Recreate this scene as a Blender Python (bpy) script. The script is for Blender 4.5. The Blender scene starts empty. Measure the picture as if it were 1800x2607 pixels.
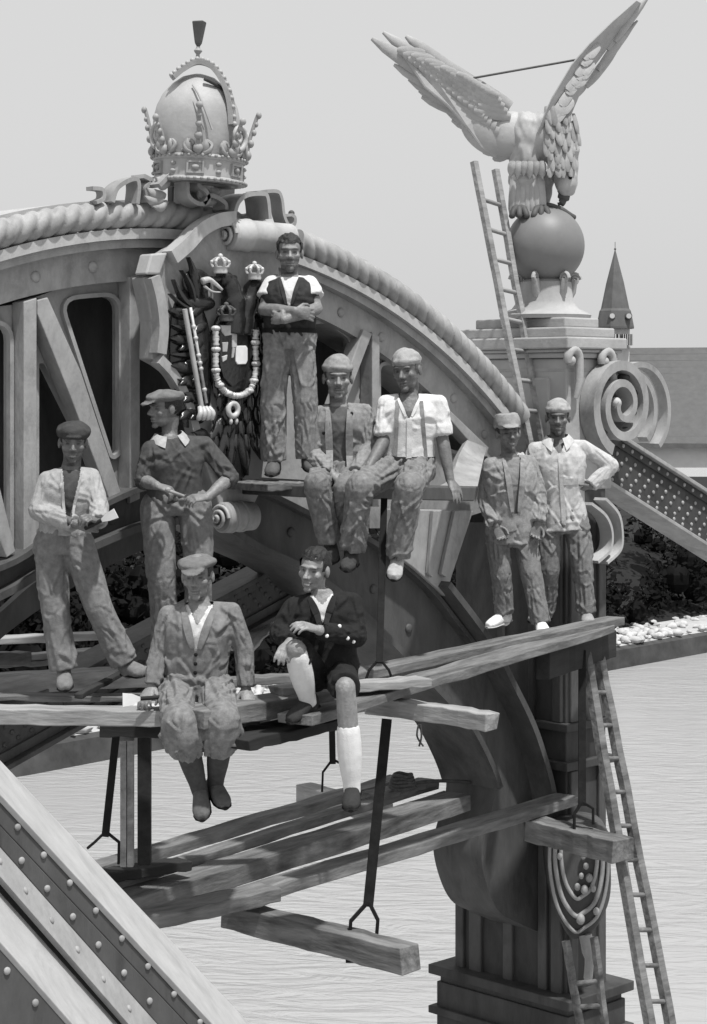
import bpy, math, random
import numpy as np
from mathutils import Vector, Matrix, geometry
from mathutils.bvhtree import BVHTree

random.seed(7)
SC = bpy.context.scene
COL = SC.collection
R = math.radians

# ------------------------------------------------------------------ camera, world, sun, exposure
F, CX, HY, SQ = 5100.0, 900.0, 1000.0, math.sqrt(0.5)      # focal length and horizon of the photograph, in its pixels
RT, FW, UP = Vector((SQ, -SQ, 0)), Vector((SQ, SQ, 0)), Vector((0, 0, 1))
cd = bpy.data.cameras.new('camera')
cd.sensor_fit = 'VERTICAL'; cd.sensor_height = 36.0
cd.lens = 36.0 * F / 2607.0
cd.shift_y = -(1303.5 - HY) / 2607.0
cd.clip_start = 0.1; cd.clip_end = 6000.0
camo = bpy.data.objects.new('camera', cd); COL.objects.link(camo)
camo.rotation_euler = (R(90), 0, R(-45))
SC.camera = camo

SUN_DIR = (RT * 0.26 - FW * 0.40 + UP * 1.25).normalized()      # towards the sun
SUN_EL = math.asin(SUN_DIR.z)
SUN_AZ = math.atan2(SUN_DIR.x, SUN_DIR.y)
w = bpy.data.worlds.new('World'); SC.world = w; w.use_nodes = True
nt = w.node_tree; bg = nt.nodes['Background']
sky = nt.nodes.new('ShaderNodeTexSky'); sky.sky_type = 'NISHITA'; sky.sun_disc = False
sky.sun_elevation = SUN_EL; sky.sun_rotation = SUN_AZ
sky.air_density = 1.0; sky.dust_density = 6.0; sky.ozone_density = 0.4; sky.altitude = 0
bw = nt.nodes.new('ShaderNodeRGBToBW')
veil = nt.nodes.new('ShaderNodeMix'); veil.data_type = 'RGBA'; veil.inputs['Factor'].default_value = 0.72      # thin even cloud veil over the blue
veil.inputs[7].default_value = (8.3, 8.3, 8.3, 1)
nt.links.new(sky.outputs[0], bw.inputs[0]); nt.links.new(bw.outputs[0], veil.inputs[6]); nt.links.new(veil.outputs[2], bg.inputs['Color'])
bg.inputs['Strength'].default_value = 0.105
sl = bpy.data.lights.new('sun', 'SUN'); sl.energy = 5.0; sl.angle = R(2.0); sl.color = (1.0, 0.995, 0.985)
so = bpy.data.objects.new('sun', sl); COL.objects.link(so)
so.rotation_euler = (-SUN_DIR).to_track_quat('-Z', 'Y').to_euler()
SC.view_settings.view_transform = 'Standard'; SC.view_settings.look = 'None'
SC.view_settings.exposure = 0.0; SC.view_settings.gamma = 1.0; SC.view_settings.use_curve_mapping = False

# ------------------------------------------------------------------ helpers
def cam(px, py, d):
    return (FW + RT * ((px - CX) / F) + UP * ((HY - py) / F)) * d
def at(px, py, x=None, y=None, z=None):
    v = cam(px, py, 1.0)
    t = x / v.x if x is not None else (y / v.y if y is not None else z / v.z)
    return v * t

class MB:
    def __init__(s): s.v = []; s.f = []
    def add(s, vs, fs):
        o = len(s.v); s.v.extend([Vector(p) for p in vs]); s.f.extend([tuple(i + o for i in f) for f in fs]); return s
    def box(s, c, a, b, e):          # centre and three half vectors
        c, a, b, e = Vector(c), Vector(a), Vector(b), Vector(e)
        if a.cross(b).dot(e) < 0: a = -a
        P = [c - a - b - e, c + a - b - e, c + a + b - e, c - a + b - e, c - a - b + e, c + a - b + e, c + a + b + e, c - a + b + e]
        return s.add(P, [(0, 3, 2, 1), (4, 5, 6, 7), (0, 1, 5, 4), (1, 2, 6, 5), (2, 3, 7, 6), (3, 0, 4, 7)])
    def aabb(s, x0, x1, y0, y1, z0, z1):
        return s.box(((x0 + x1) / 2, (y0 + y1) / 2, (z0 + z1) / 2), ((x1 - x0) / 2, 0, 0), (0, (y1 - y0) / 2, 0), (0, 0, (z1 - z0) / 2))
    def rings(s, rs, closed=False, cap=True):
        n = len(rs[0]); o = len(s.v)
        for r in rs: s.v.extend([Vector(p) for p in r])
        m = len(rs)
        for i in range(m if closed else m - 1):
            j = (i + 1) % m
            for k in range(n):
                l = (k + 1) % n
                s.f.append((o + i * n + k, o + i * n + l, o + j * n + l, o + j * n + k))
        if cap and not closed:
            s.f.append(tuple(o + k for k in reversed(range(n)))); s.f.append(tuple(o + (m - 1) * n + k for k in range(n)))
        return s
    def ring_ell(s, c, a, b, n): 
        return [c + a * math.cos(2 * math.pi * k / n) + b * math.sin(2 * math.pi * k / n) for k in range(n)]
    def loft(s, secs, n=12, cap=True):   # secs: (centre, a, b)
        return s.rings([s.ring_ell(Vector(c), Vector(a), Vector(b), n) for c, a, b in secs], cap=cap)
    def ell(s, c, a, b, e, n=12, m=8):
        c, a, b, e = Vector(c), Vector(a), Vector(b), Vector(e)
        if a.cross(b).dot(e) < 0: a = -a
        o = len(s.v); s.v.append(c - e)
        for i in range(1, m):
            t = -math.pi / 2 + math.pi * i / m
            s.v.extend(s.ring_ell(c + e * math.sin(t), a * math.cos(t), b * math.cos(t), n))
        s.v.append(c + e); top = len(s.v) - 1
        for k in range(n):
            l = (k + 1) % n
            s.f.append((o, o + 1 + l, o + 1 + k))
            for i in range(m - 2):
                q = o + 1 + i * n
                s.f.append((q + k, q + l, q + n + l, q + n + k))
            q = o + 1 + (m - 2) * n
            s.f.append((q + k, q + l, top))
        return s
    def ball(s, c, r, n=12, m=8): return s.ell(c, (r, 0, 0), (0, r, 0), (0, 0, r), n, m)
    def tube(s, path, rad, n=10, closed=False, sec=None, up=None):
        path = [Vector(p) for p in path]; m = len(path)
        rad = rad if hasattr(rad, '__len__') else [rad] * m
        T = []
        for i in range(m):
            a = path[(i - 1) % m] if (closed or i > 0) else path[0]; b = path[(i + 1) % m] if (closed or i < m - 1) else path[-1]
            T.append((b - a).normalized())
        u = Vector(up) if up is not None else (Vector((0, 0, 1)) if abs(T[0].z) < .9 else Vector((1, 0, 0)))
        rs = []
        for i in range(m):
            u = (u - T[i] * u.dot(T[i])).normalized(); v = T[i].cross(u)
            if sec: rs.append([path[i] + (u * q[0] + v * q[1]) * rad[i] for q in sec])
            else: rs.append([path[i] + (u * math.cos(2 * math.pi * k / n) + v * math.sin(2 * math.pi * k / n)) * rad[i] for k in range(n)])
        return s.rings(rs, closed=closed)
    def lathe(s, c, prof, n=32, axis=UP, cap=True):      # prof: (radius, height along axis)
        axis = Vector(axis).normalized(); a = axis.orthogonal().normalized(); b = axis.cross(a); c = Vector(c)
        return s.rings([s.ring_ell(c + axis * h, a * r, b * r, n) for r, h in prof], cap=cap)
    def prism(s, outer, d, holes=()):    # outline (and holes) swept by vector d
        d = Vector(d); loops = [[Vector(p) for p in outer]] + [[Vector(p) for p in h] for h in holes]
        nrm = d.normalized(); a = nrm.orthogonal().normalized(); b = nrm.cross(a)
        flat = [[Vector((p.dot(a), p.dot(b), 0)) for p in l] for l in loops]
        pts = [p for l in loops for p in l]; fl = [p for l in flat for p in l]
        o = len(s.v); n = len(pts)
        s.v.extend(pts); s.v.extend([p + d for p in pts])
        if holes: tris = geometry.tessellate_polygon(flat)
        else: tris = [tuple(range(n))]
        for t in tris:
            if len(t) == 3:
                ar = (fl[t[1]] - fl[t[0]]).cross(fl[t[2]] - fl[t[0]]).z
            else:
                ar = sum(fl[i].x * fl[(i + 1) % n].y - fl[(i + 1) % n].x * fl[i].y for i in range(n))
            t = tuple(t) if ar < 0 else tuple(reversed(t))
            s.f.append(tuple(o + i for i in t)); s.f.append(tuple(o + n + i for i in reversed(t)))
        q = 0
        for li, l in enumerate(flat):
            m = len(l); ar = sum(l[i].x * l[(i + 1) % m].y - l[(i + 1) % m].x * l[i].y for i in range(m))
            for i in range(m):
                j = (i + 1) % m
                f = (o + q + i, o + q + j, o + n + q + j, o + n + q + i)
                s.f.append(f if (ar > 0) == (li == 0) else tuple(reversed(f)))
            q += m
        return s
    def mesh(s, name, loc=(0, 0, 0), smooth=None):
        loc = Vector(loc); me = bpy.data.meshes.new(name)
        me.from_pydata([tuple(p - loc) for p in s.v], [], s.f); me.update()
        if smooth:
            for p in me.polygons: p.use_smooth = True
            if smooth < 180: me.set_sharp_from_angle(angle=R(smooth))
        return me
    def build(s, name, mat, parent=None, smooth=None, bevel=None, loc=None):
        if parent is not None: L = ROOT[parent.name]
        else: L = Vector(loc) if loc is not None else Vector((0, 0, 0))
        me = s.mesh(name, L, smooth)
        return link(name, me, mat, parent, L if parent is None else None, bevel)

ROOT = {}
def link(name, me, mat, parent=None, loc=None, bevel=None):
    o = bpy.data.objects.new(name, me); COL.objects.link(o)
    if mat is not None and not me.materials: me.materials.append(mat)
    if parent is not None: o.parent = parent; ROOT[o.name] = ROOT[parent.name]
    else:
        o.location = loc if loc is not None else (0, 0, 0); ROOT[o.name] = Vector(o.location)
    if bevel:
        b = o.modifiers.new('bevel', 'BEVEL'); b.width = bevel; b.segments = 2; b.limit_method = 'ANGLE'; b.angle_limit = R(40)
    return o
def tag(o, label=None, cat=None, group=None, kind=None):
    if label: o['label'] = label
    if cat: o['category'] = cat
    if group: o['group'] = group
    if kind: o['kind'] = kind
    return o
def thing(name, loc, label, cat, group=None):
    o = bpy.data.objects.new(name, None); COL.objects.link(o); o.location = loc; o.empty_display_size = .1
    ROOT[o.name] = Vector(loc); return tag(o, label, cat, group)
def placed(name, me, mat, parent, pos, rot=None):      # shared mesh at a world position under a thing
    o = bpy.data.objects.new(name, me); COL.objects.link(o); o.parent = parent
    if not me.materials: me.materials.append(mat)
    M = Matrix.Translation(Vector(pos) - ROOT[parent.name])
    if rot is not None: M = M @ rot.to_matrix().to_4x4()
    o.matrix_local = M; ROOT[o.name] = ROOT[parent.name]; return o
def spline(pts, n=8, closed=False):
    pts = [Vector(p) for p in pts]; m = len(pts); out = []
    for i in range(m if closed else m - 1):
        g = lambda j: pts[j % m] if closed else pts[max(0, min(m - 1, j))]
        p0, p1, p2, p3 = g(i - 1), g(i), g(i + 1), g(i + 2)
        for k in range(n):
            t = k / n
            out.append(0.5 * ((2 * p1) + (p2 - p0) * t + (2 * p0 - 5 * p1 + 4 * p2 - p3) * t * t + (3 * p1 - p0 - 3 * p2 + p3) * t ** 3))
    if not closed: out.append(pts[-1])
    return out

# ------------------------------------------------------------------ surface tools
def vnoise(P, seed=0):          # smooth value noise on an (n,3) array, 0..1
    P = P + seed * 17.13; I = np.floor(P).astype(np.int64); f = P - I; f = f * f * (3 - 2 * f); out = np.zeros(len(P))
    for dx in (0, 1):
        for dy in (0, 1):
            for dz in (0, 1):
                h = (I[:, 0] + dx) * 374761393 + (I[:, 1] + dy) * 668265263 + (I[:, 2] + dz) * 2147483647
                h = (h ^ (h >> 13)) * 1274126177; h = (h ^ (h >> 16)) & 0xffff
                wgt = (f[:, 0] if dx else 1 - f[:, 0]) * (f[:, 1] if dy else 1 - f[:, 1]) * (f[:, 2] if dz else 1 - f[:, 2])
                out += wgt * h / 65535.0
    return out
def coords(me):
    a = np.empty(len(me.vertices) * 3); me.vertices.foreach_get('co', a); return a.reshape(-1, 3)
def normals(me):
    a = np.empty(len(me.vertices) * 3); me.vertices.foreach_get('normal', a); return a.reshape(-1, 3)
def setco(me, c): me.vertices.foreach_set('co', c.ravel()); me.update()
def remesh(mb, voxel, smooth, name, loc):
    me = mb.mesh('tmp', loc); o = bpy.data.objects.new('tmp', me); COL.objects.link(o)
    m = o.modifiers.new('r', 'REMESH'); m.mode = 'VOXEL'; m.voxel_size = voxel
    if smooth: s = o.modifiers.new('s', 'SMOOTH'); s.iterations = smooth; s.factor = .5
    dg = bpy.context.evaluated_depsgraph_get(); out = bpy.data.meshes.new_from_object(o.evaluated_get(dg)); out.name = name
    bpy.data.objects.remove(o); bpy.data.meshes.remove(me)
    for p in out.polygons: p.use_smooth = True
    return out

# ------------------------------------------------------------------ materials (all greys: the place is known from a monochrome print)
def gm(name, base, var=.25, scale=4.0, rough=.6, bump=.15, bscale=60.0, spec=.35, stain=0.0, sscale=1.3, stretch=None, metallic=0.0, tint=False, dark=.35):
    m = bpy.data.materials.new(name); m.use_nodes = True; t = m.node_tree; N = t.nodes; L = t.links
    b = N['Principled BSDF']; b.inputs['Roughness'].default_value = rough; b.inputs['Specular IOR Level'].default_value = spec; b.inputs['Metallic'].default_value = metallic
    co = N.new('ShaderNodeTexCoord'); mp = N.new('ShaderNodeMapping'); L.new(co.outputs['Object'], mp.inputs[0])
    if stretch: mp.inputs['Scale'].default_value = stretch
    oi = N.new('ShaderNodeObjectInfo'); ad = N.new('ShaderNodeVectorMath'); ad.operation = 'ADD'
    mu = N.new('ShaderNodeMath'); mu.operation = 'MULTIPLY'; mu.inputs[1].default_value = 37.0
    L.new(oi.outputs['Random'], mu.inputs[0]); L.new(mp.outputs[0], ad.inputs[0]); L.new(mu.outputs[0], ad.inputs[1])
    n1 = N.new('ShaderNodeTexNoise'); n1.inputs['Scale'].default_value = scale; n1.inputs['Detail'].default_value = 6; n1.inputs['Roughness'].default_value = .65
    L.new(ad.outputs[0], n1.inputs['Vector'])
    mr = N.new('ShaderNodeMapRange'); mr.inputs['From Min'].default_value = .28; mr.inputs['From Max'].default_value = .72
    mr.inputs['To Min'].default_value = base * (1 - var); mr.inputs['To Max'].default_value = base * (1 + var)
    L.new(n1.outputs['Fac'], mr.inputs['Value']); val = mr.outputs[0]
    if stain > 0:
        n2 = N.new('ShaderNodeTexNoise'); n2.inputs['Scale'].default_value = sscale; n2.inputs['Detail'].default_value = 8; n2.inputs['Roughness'].default_value = .7; n2.inputs['Distortion'].default_value = .6
        L.new(ad.outputs[0], n2.inputs['Vector'])
        r2 = N.new('ShaderNodeMapRange'); r2.inputs['From Min'].default_value = .5; r2.inputs['From Max'].default_value = .66; r2.inputs['To Min'].default_value = 1.0; r2.inputs['To Max'].default_value = 1 - stain * (1 - dark) if stain <= 1 else dark
        L.new(n2.outputs['Fac'], r2.inputs['Value'])
        mm = N.new('ShaderNodeMath'); mm.operation = 'MULTIPLY'; L.new(val, mm.inputs[0]); L.new(r2.outputs[0], mm.inputs[1]); val = mm.outputs[0]
    if tint:
        at_ = N.new('ShaderNodeAttribute'); at_.attribute_name = 'tint'
        mm = N.new('ShaderNodeMath'); mm.operation = 'MULTIPLY'; L.new(val, mm.inputs[0]); L.new(at_.outputs['Fac'], mm.inputs[1]); val = mm.outputs[0]
    L.new(val, b.inputs['Base Color'])
    if bump:
        n3 = N.new('ShaderNodeTexNoise'); n3.inputs['Scale'].default_value = bscale; n3.inputs['Detail'].default_value = 5
        L.new(ad.outputs[0], n3.inputs['Vector'])
        bp = N.new('ShaderNodeBump'); bp.inputs['Strength'].default_value = bump; bp.inputs['Distance'].default_value = .01
        L.new(n3.outputs['Fac'], bp.inputs['Height']); L.new(bp.outputs[0], b.inputs['Normal'])
    return m

M = {}
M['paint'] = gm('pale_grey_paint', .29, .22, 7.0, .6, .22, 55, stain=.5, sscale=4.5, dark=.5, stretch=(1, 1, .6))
M['paint_light'] = gm('light_grey_paint', .38, .14, 9.0, .55, .18, 55, stain=.4, sscale=6, dark=.6, stretch=(1, 1, .7))
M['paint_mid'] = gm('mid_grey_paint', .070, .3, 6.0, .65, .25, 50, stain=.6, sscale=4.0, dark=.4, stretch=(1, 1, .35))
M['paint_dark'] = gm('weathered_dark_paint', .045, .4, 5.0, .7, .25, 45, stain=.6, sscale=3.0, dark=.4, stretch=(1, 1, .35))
M['inner'] = gm('shadow_dark_plate', .02, .35, 2.5, .8, .15, 40)  # near-black colour stands in for the shadow in the girder gap
M['gilt'] = gm('bright_gilt', .45, .3, 14.0, .35, .1, 40, spec=.6)
M['black_enamel'] = gm('black_enamel', .016, .4, 6.0, .27, .25, 40, spec=.6)
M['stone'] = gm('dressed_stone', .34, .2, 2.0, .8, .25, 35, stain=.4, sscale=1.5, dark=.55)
M['stone_dark'] = gm('dark_wet_stone', .085, .3, 2.0, .75, .3, 30, stain=.5, sscale=1.2, dark=.45)
M['wood'] = gm('weathered_timber', .145, .5, 14.0, .85, .8, 30, spec=.15, stain=.8, sscale=4.0, stretch=(.17, 1, 1), dark=.35)
M['wood_light'] = gm('pale_new_timber', .27, .35, 14.0, .8, .7, 30, spec=.15, stain=.7, sscale=4.0, stretch=(.17, 1, 1), dark=.4)
M['wood_dark'] = gm('tarred_timber', .026, .45, 9.0, .85, .5, 22, spec=.2, stretch=(.12, 1, 1))
M['iron'] = gm('black_iron', .012, .4, 12.0, .8, .3, 40, spec=.15)
M['statue'] = gm('pale_bronze_primer', .36, .14, 5.0, .55, .2, 30, stain=.3, sscale=3.0, dark=.55)
M['ball'] = gm('grey_metal_ball', .17, .12, 3.0, .5, .05, 60)
M['rope'] = gm('dark_rope', .06, .4, 30, .9, .5, 90)
M['paper'] = gm('bright_scraper_steel', .72, .1, 9, .4, .05, 40, spec=.6)
M['slate'] = gm('slate_roof', .088, .14, 2.0, .8, .2, 6)
M['spire'] = gm('hazed_spire_slate', .105, .25, 1.2, .8, .2, 6)  # slate lightened so its colour carries the distant haze
M['plaster'] = gm('pale_plaster', .52, .1, 1.0, .85, .1, 20)
M['void'] = gm('dark_louvre', .03, .3, 3, .8, .1, 20)

RIV = {}
def rivet_mesh(r, name='rivet', flat=.55):
    key = (round(r, 4), name)
    if key not in RIV:
        b = MB(); b.lathe((0, 0, 0), [(r, -.003), (r, r * .12), (r * .86, r * flat * .62), (r * .5, r * flat * .92), (r * .15, r * flat)], n=12)
        RIV[key] = b.mesh(name, smooth=180)
    return RIV[key]
def rivet(parent, pos, nrm, r, mat, name='rivet'):
    src = rivet_mesh(r, name + '_' + mat.name)
    o = placed(name, src, mat, parent, pos, Vector(nrm).to_track_quat('Z', 'Y')); return o
# ------------------------------------------------------------------ setting: water, bank, ground
def sheet_mat_water():
    m = bpy.data.materials.new('pale_water'); m.use_nodes = True; t = m.node_tree; N = t.nodes; L = t.links
    b = N['Principled BSDF']; b.inputs['Base Color'].default_value = (.31, .31, .31, 1); b.inputs['Roughness'].default_value = .22; b.inputs['IOR'].default_value = 1.33  # pale base colour stands in for the overexposed sky reflection
    co = N.new('ShaderNodeTexCoord'); m0 = N.new('ShaderNodeMapping'); m0.inputs['Rotation'].default_value = (0, 0, R(50)); mp = N.new('ShaderNodeMapping'); mp.inputs['Scale'].default_value = (.45, 1.3, 1)
    L.new(co.outputs['Object'], m0.inputs[0]); L.new(m0.outputs[0], mp.inputs[0])
    n1 = N.new('ShaderNodeTexNoise'); n1.inputs['Scale'].default_value = 1.9; n1.inputs['Detail'].default_value = 5; n1.inputs['Roughness'].default_value = .55; n1.inputs['Distortion'].default_value = 1.2
    n2 = N.new('ShaderNodeTexNoise'); n2.inputs['Scale'].default_value = .35; n2.inputs['Detail'].default_value = 3
    L.new(mp.outputs[0], n1.inputs['Vector']); L.new(mp.outputs[0], n2.inputs['Vector'])
    a = N.new('ShaderNodeMath'); a.operation = 'MULTIPLY_ADD'; a.inputs[1].default_value = .6
    L.new(n2.outputs['Fac'], a.inputs[0]); L.new(n1.outputs['Fac'], a.inputs[2])
    bp = N.new('ShaderNodeBump'); bp.inputs['Strength'].default_value = .38; bp.inputs['Distance'].default_value = .16
    n3 = N.new('ShaderNodeTexNoise'); n3.inputs['Scale'].default_value = .12; n3.inputs['Detail'].default_value = 2; L.new(co.outputs['Object'], n3.inputs['Vector'])
    mk = N.new('ShaderNodeMapRange'); mk.inputs['From Min'].default_value = .38; mk.inputs['From Max'].default_value = .62; mk.inputs['To Min'].default_value = .22; mk.inputs['To Max'].default_value = .75; L.new(n3.outputs['Fac'], mk.inputs['Value']); L.new(mk.outputs[0], bp.inputs['Strength'])
    L.new(a.outputs[0], bp.inputs['Height']); L.new(bp.outputs[0], b.inputs['Normal'])
    return m
WZ = -8.0
M['water'] = sheet_mat_water()
b = MB(); b.add([(-300, -300, WZ), (3000, -300, WZ), (3000, 3000, WZ), (-300, 3000, WZ)], [(0, 1, 2, 3)])
tag(b.build('water', M['water']), kind='structure')

M['quay'] = gm('dark_quay_wall', .05, .5, 1.2, .9, .5, 4, stain=.5, sscale=.8)
M['gravel'] = gm('pale_gravel_path', .36, .2, 3.0, .95, .3, 12)
M['turf'] = gm('rough_dark_turf', .009, .45, .8, .95, .6, 5)
wl = [at(-700, 2104, z=WZ), at(100, 1972, z=WZ), at(800, 1836, z=WZ), at(1530, 1714, z=WZ), at(1800, 1664, z=WZ), at(2700, 1500, z=WZ), at(3600, 1370, z=WZ)]
back = Vector((-.62, .78, 0)).normalized()
def off(p, d, z): q = p + back * d; return Vector((q.x, q.y, z))
prof = [(0, WZ - .6), (.25, WZ + .52), (.45, WZ + .60)]
rows = [[off(p, d, z) for p in wl] for d, z in prof]
b = MB(); n = len(wl)
def grid(b, rows):
    n = len(rows[0]); b.add([p for r in rows for p in r], [(i * n + k, i * n + k + 1, (i + 1) * n + k + 1, (i + 1) * n + k) for i in range(len(rows) - 1) for k in range(n - 1)])
grid(b, rows); tag(b.build('quay_wall', M['quay']), kind='structure')
b = MB(); grid(b, [[off(p, d, z) for p in wl] for d, z in [(.45, WZ + .60), (1.0, WZ + .64), (2.9, WZ + .70)]]); tag(b.build('path', M['gravel']), kind='structure')
b = MB(); grid(b, [[off(p, d, z) for p in wl] for d, z in [(2.9, WZ + .70), (4.5, WZ + 1.1), (9, WZ + 2.6), (14, WZ + 3.2), (60, WZ + 3.2), (2500, WZ + 3.2)]]); tag(b.build('ground', M['turf']), kind='structure')

# loose pale stones along the path: countless, one object
b = MB(); rs = random.Random(3)
for i in range(1300):
    s = rs.random(); k = min(n - 2, int(s * (n - 1))); f = s * (n - 1) - k
    p = wl[k].lerp(wl[k + 1], f); dd = rs.uniform(.4, 3.1); r = rs.uniform(.06, .22)
    q = off(p, dd, WZ + .66 + r * .25)
    a = rs.uniform(0, 6.3); ca, sa = math.cos(a), math.sin(a)
    b.ell(q, (r * ca, r * sa, 0), (-r * sa * .7, r * ca * .7, 0), (0, 0, r * .6), 6, 4)
M['rubble'] = gm('bleached_rubble', .42, .3, 2, .9, .3, 8)
tag(b.build('rubble', M['rubble'], smooth=50), 'loose pale stones strewn along the path above the dark quay', 'rubble', kind='stuff')

# thicket on the bank: dense dark leaf clumps, one uncountable mass
M['leaf'] = gm('dark_foliage', .010, .5, 1.2, .9, 0, 10, spec=.0)
b = MB(); rs = random.Random(5)
def leaf(b, p, s, rs):
    a = Vector((rs.gauss(0, 1), rs.gauss(0, 1), rs.gauss(0, 1))).normalized(); c = a.orthogonal().normalized() * s * .55; a = a * s
    b.add([p - a, p + c, p + a, p - c], [(0, 1, 2, 3)])
clumps = []
for i in range(430):
    s = rs.uniform(.05, .99); k = min(n - 2, int(s * (n - 1))); f = s * (n - 1) - k
    p = wl[k].lerp(wl[k + 1], f); dd = rs.uniform(3.0, 9.5) if i % 3 else rs.uniform(2.9, 4.2)
    clumps.append((off(p, dd, WZ + .9 + (dd - 3) * .30 + rs.uniform(.0, 2.6) * min(1, (dd - 2) / 2.5)), rs.uniform(.6, 1.3)))
for c, r in clumps:
    for j in range(130):
        d = Vector((rs.gauss(0, 1), rs.gauss(0, 1), rs.gauss(0, 1))).normalized() * r * rs.uniform(.6, 1.0)
        leaf(b, c + d, rs.uniform(.08, .18), rs)
    b.ell(c, (r * .4, 0, 0), (0, r * .4, 0), (0, 0, r * .4), 7, 5)
tag(b.build('thicket', M['leaf']), 'dense dark thicket covering the river bank behind the girders', 'thicket', kind='stuff')

# ------------------------------------------------------------------ church far behind
def church():
    D = 128.0
    P = lambda px, py, d=D: cam(px, py, d)
    gz = WZ + 3.2
    t = thing('church', Vector((P(1700, 1000).x, P(1700, 1000).y, gz)), 'far church with long grey slate roof beyond the river bank', 'church')
    dp = FW * 9.0
    e0, e1, r0, r1 = P(1560, 1128), P(2500, 1134), P(1612, 878), P(2500, 872)
    b = MB(); rid0, rid1 = r0 + dp, r1 + dp
    b.add([e0, e1, rid1 , rid0, e0 + dp * 2, e1 + dp * 2], [(0, 1, 2, 3), (3, 2, 5, 4), (0, 3, 4)])
    b.build('roof', M['slate'], t)
    b = MB(); lo = Vector((0, 0, gz)); w0, w1 = P(1566, 1136), P(2500, 1140)
    b.prism([w0 + FW * .5, w1 + FW * .5, Vector((w1.x, w1.y, gz)) + FW * .5, Vector((w0.x, w0.y, gz)) + FW * .5], dp * 1.9); b.build('wall', M['plaster'], t)
    b = MB(); b.box((e0 + e1) / 2 - UP * .16 - FW * .1, (e1 - e0) / 2, FW * .25, UP * .14); b.build('gutter', M['spire'], t)
    # rows of slates suggested by courses that stand proud
    b = MB()
    for i in range(1, 14):
        f = i / 14; a0 = e0.lerp(rid0, f); a1 = e1.lerp(rid1, f); b.box((a0 + a1) / 2, (a1 - a0) / 2, FW * .02 + UP * .012, UP * .02)
    b.build('slate_course', M['slate'], t)['kind'] = 'stuff'
    return t
church()
def church_tower():
    D = 135.0; pm = D / F; gz = WZ + 3.2
    base = cam(1566, 1000, D); base = Vector((base.x, base.y, gz))
    t = thing('bell_turret', base, 'slender bell turret with pointed dark spire and louvred openings', 'church tower')
    z = lambda py: (HY - py) * pm
    def ctr(py): return Vector((base.x, base.y, z(py)))
    def sq(c, h, rot=.42, n=8):
        return [c + (RT * math.cos(rot + 2 * math.pi * k / n) + FW * math.sin(rot + 2 * math.pi * k / n)) * h for k in range(n)]
    b = MB(); b.rings([sq(Vector((base.x, base.y, gz)), 34 * pm), sq(ctr(836), 38 * pm)]); b.build('shaft', M['plaster'], t)
    b = MB(); b.rings([sq(ctr(837), 49 * pm), sq(ctr(832), 49 * pm), sq(ctr(792), 41 * pm), sq(ctr(786), 37 * pm), sq(ctr(720), 23 * pm), sq(ctr(637), 1.2 * pm)]); b.build('spire', M['spire'], t)
    b = MB(); b.ball(ctr(634), 3 * pm, 8, 6); b.tube([ctr(636), ctr(616)], .8 * pm, 6); b.build('finial', M['spire'], t)
    for s, px in ((0, -13), (1, 29)):
        c = ctr(806) + RT * (px * pm) - FW * (36 * pm)
        d = MB(); d.lathe(c + FW * .3, [(9 * pm, 0), (9 * pm, .5)], 12, -FW); o = d.build('dormer', M['spire'], t)
        d = MB(); d.lathe(c + FW * .3, [(6.5 * pm, .48), (6.5 * pm, .56)], 12, -FW); d.build('face', M['plaster'], o)
    for px, w in ((-14, 20), (25, 13)):
        c = ctr(866) + RT * (px * pm) - FW * (37 * pm)
        d = MB(); d.box(c, RT * w * pm, FW * .35, UP * 14 * pm); o = d.build('louvre', M['void'], t)
        d = MB()
        for k in range(5): d.box(c - FW * .38 + RT * ((k - 2) * w * .42 * pm), RT * w * .07 * pm, FW * .05, UP * 14 * pm)
        d.build('bar', M['plaster'], o)
    b = MB(); b.rings([sq(ctr(886), 41 * pm), sq(ctr(882), 41 * pm)]); b.build('cornice', M['plaster'], t)
church_tower()

# ------------------------------------------------------------------ the steel arch
YA = 10.1
ACX, ACZ, RR = 8.40, -3.947, 5.095
def arc(r, ph, y): return Vector((ACX + r * math.sin(ph), y, ACZ + r * math.cos(ph)))
def arc_solid(r0, r1, y0, y1, p0, p1, n=48):
    b = MB(); rs = []
    for i in range(n + 1):
        p = p0 + (p1 - p0) * i / n; rs.append([arc(r0, p, y0), arc(r1, p, y0), arc(r1, p, y1), arc(r0, p, y1)])
    return b.rings(rs)
arch = thing('arch_truss', (8.4, YA, -2.0), 'riveted steel arch truss with rope moulding along its curved top', 'bridge arch')
PH0, PH1 = R(-25), R(42.5)
# rope moulding in two runs either side of the cartouche
def rope(p0, p1, n, hand):
    b = MB(); rs = []; L = (p1 - p0) * RR
    for i in range(n + 1):
        p = p0 + (p1 - p0) * i / n; s = p * RR; c = arc(RR, p, YA - .08); rad = (c - Vector((ACX, c.y, ACZ))).normalized(); ring = []
        for k in range(32):
            th = 2 * math.pi * k / 32
            ph = (s / .11 * hand + th / (2 * math.pi) * 3.0) % 1.0
            r = .066 + .026 * (math.sin(math.pi * ph) ** .5)
            ring.append(c + (rad * math.cos(th) + Vector((0, -1, 0)) * math.sin(th)) * r)
        rs.append(ring)
    b.rings(rs); return b.build('rope_moulding', M['paint'], arch, smooth=48)
PC0, PC1 = R(9.0), R(23.0)
rope(PH0, PC0 - R(.6), 230, 1); rope(R(12.0), PH1, 280, -1)
arc_solid(RR + .062, RR + .10, YA + .02, YA + .56, PH0, PH1).build('cap_plate', M['paint_light'], arch, smooth=30)
arc_solid(RR - .155, RR - .09, YA - .13, YA + .5, PH0, PH1).build('top_flange', M['paint_light'], arch, smooth=30)
arc_solid(4.885, RR - .157, YA - .085, YA + .5, PH0, PH1).build('flange_angle', M['paint'], arch, smooth=30)
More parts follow.
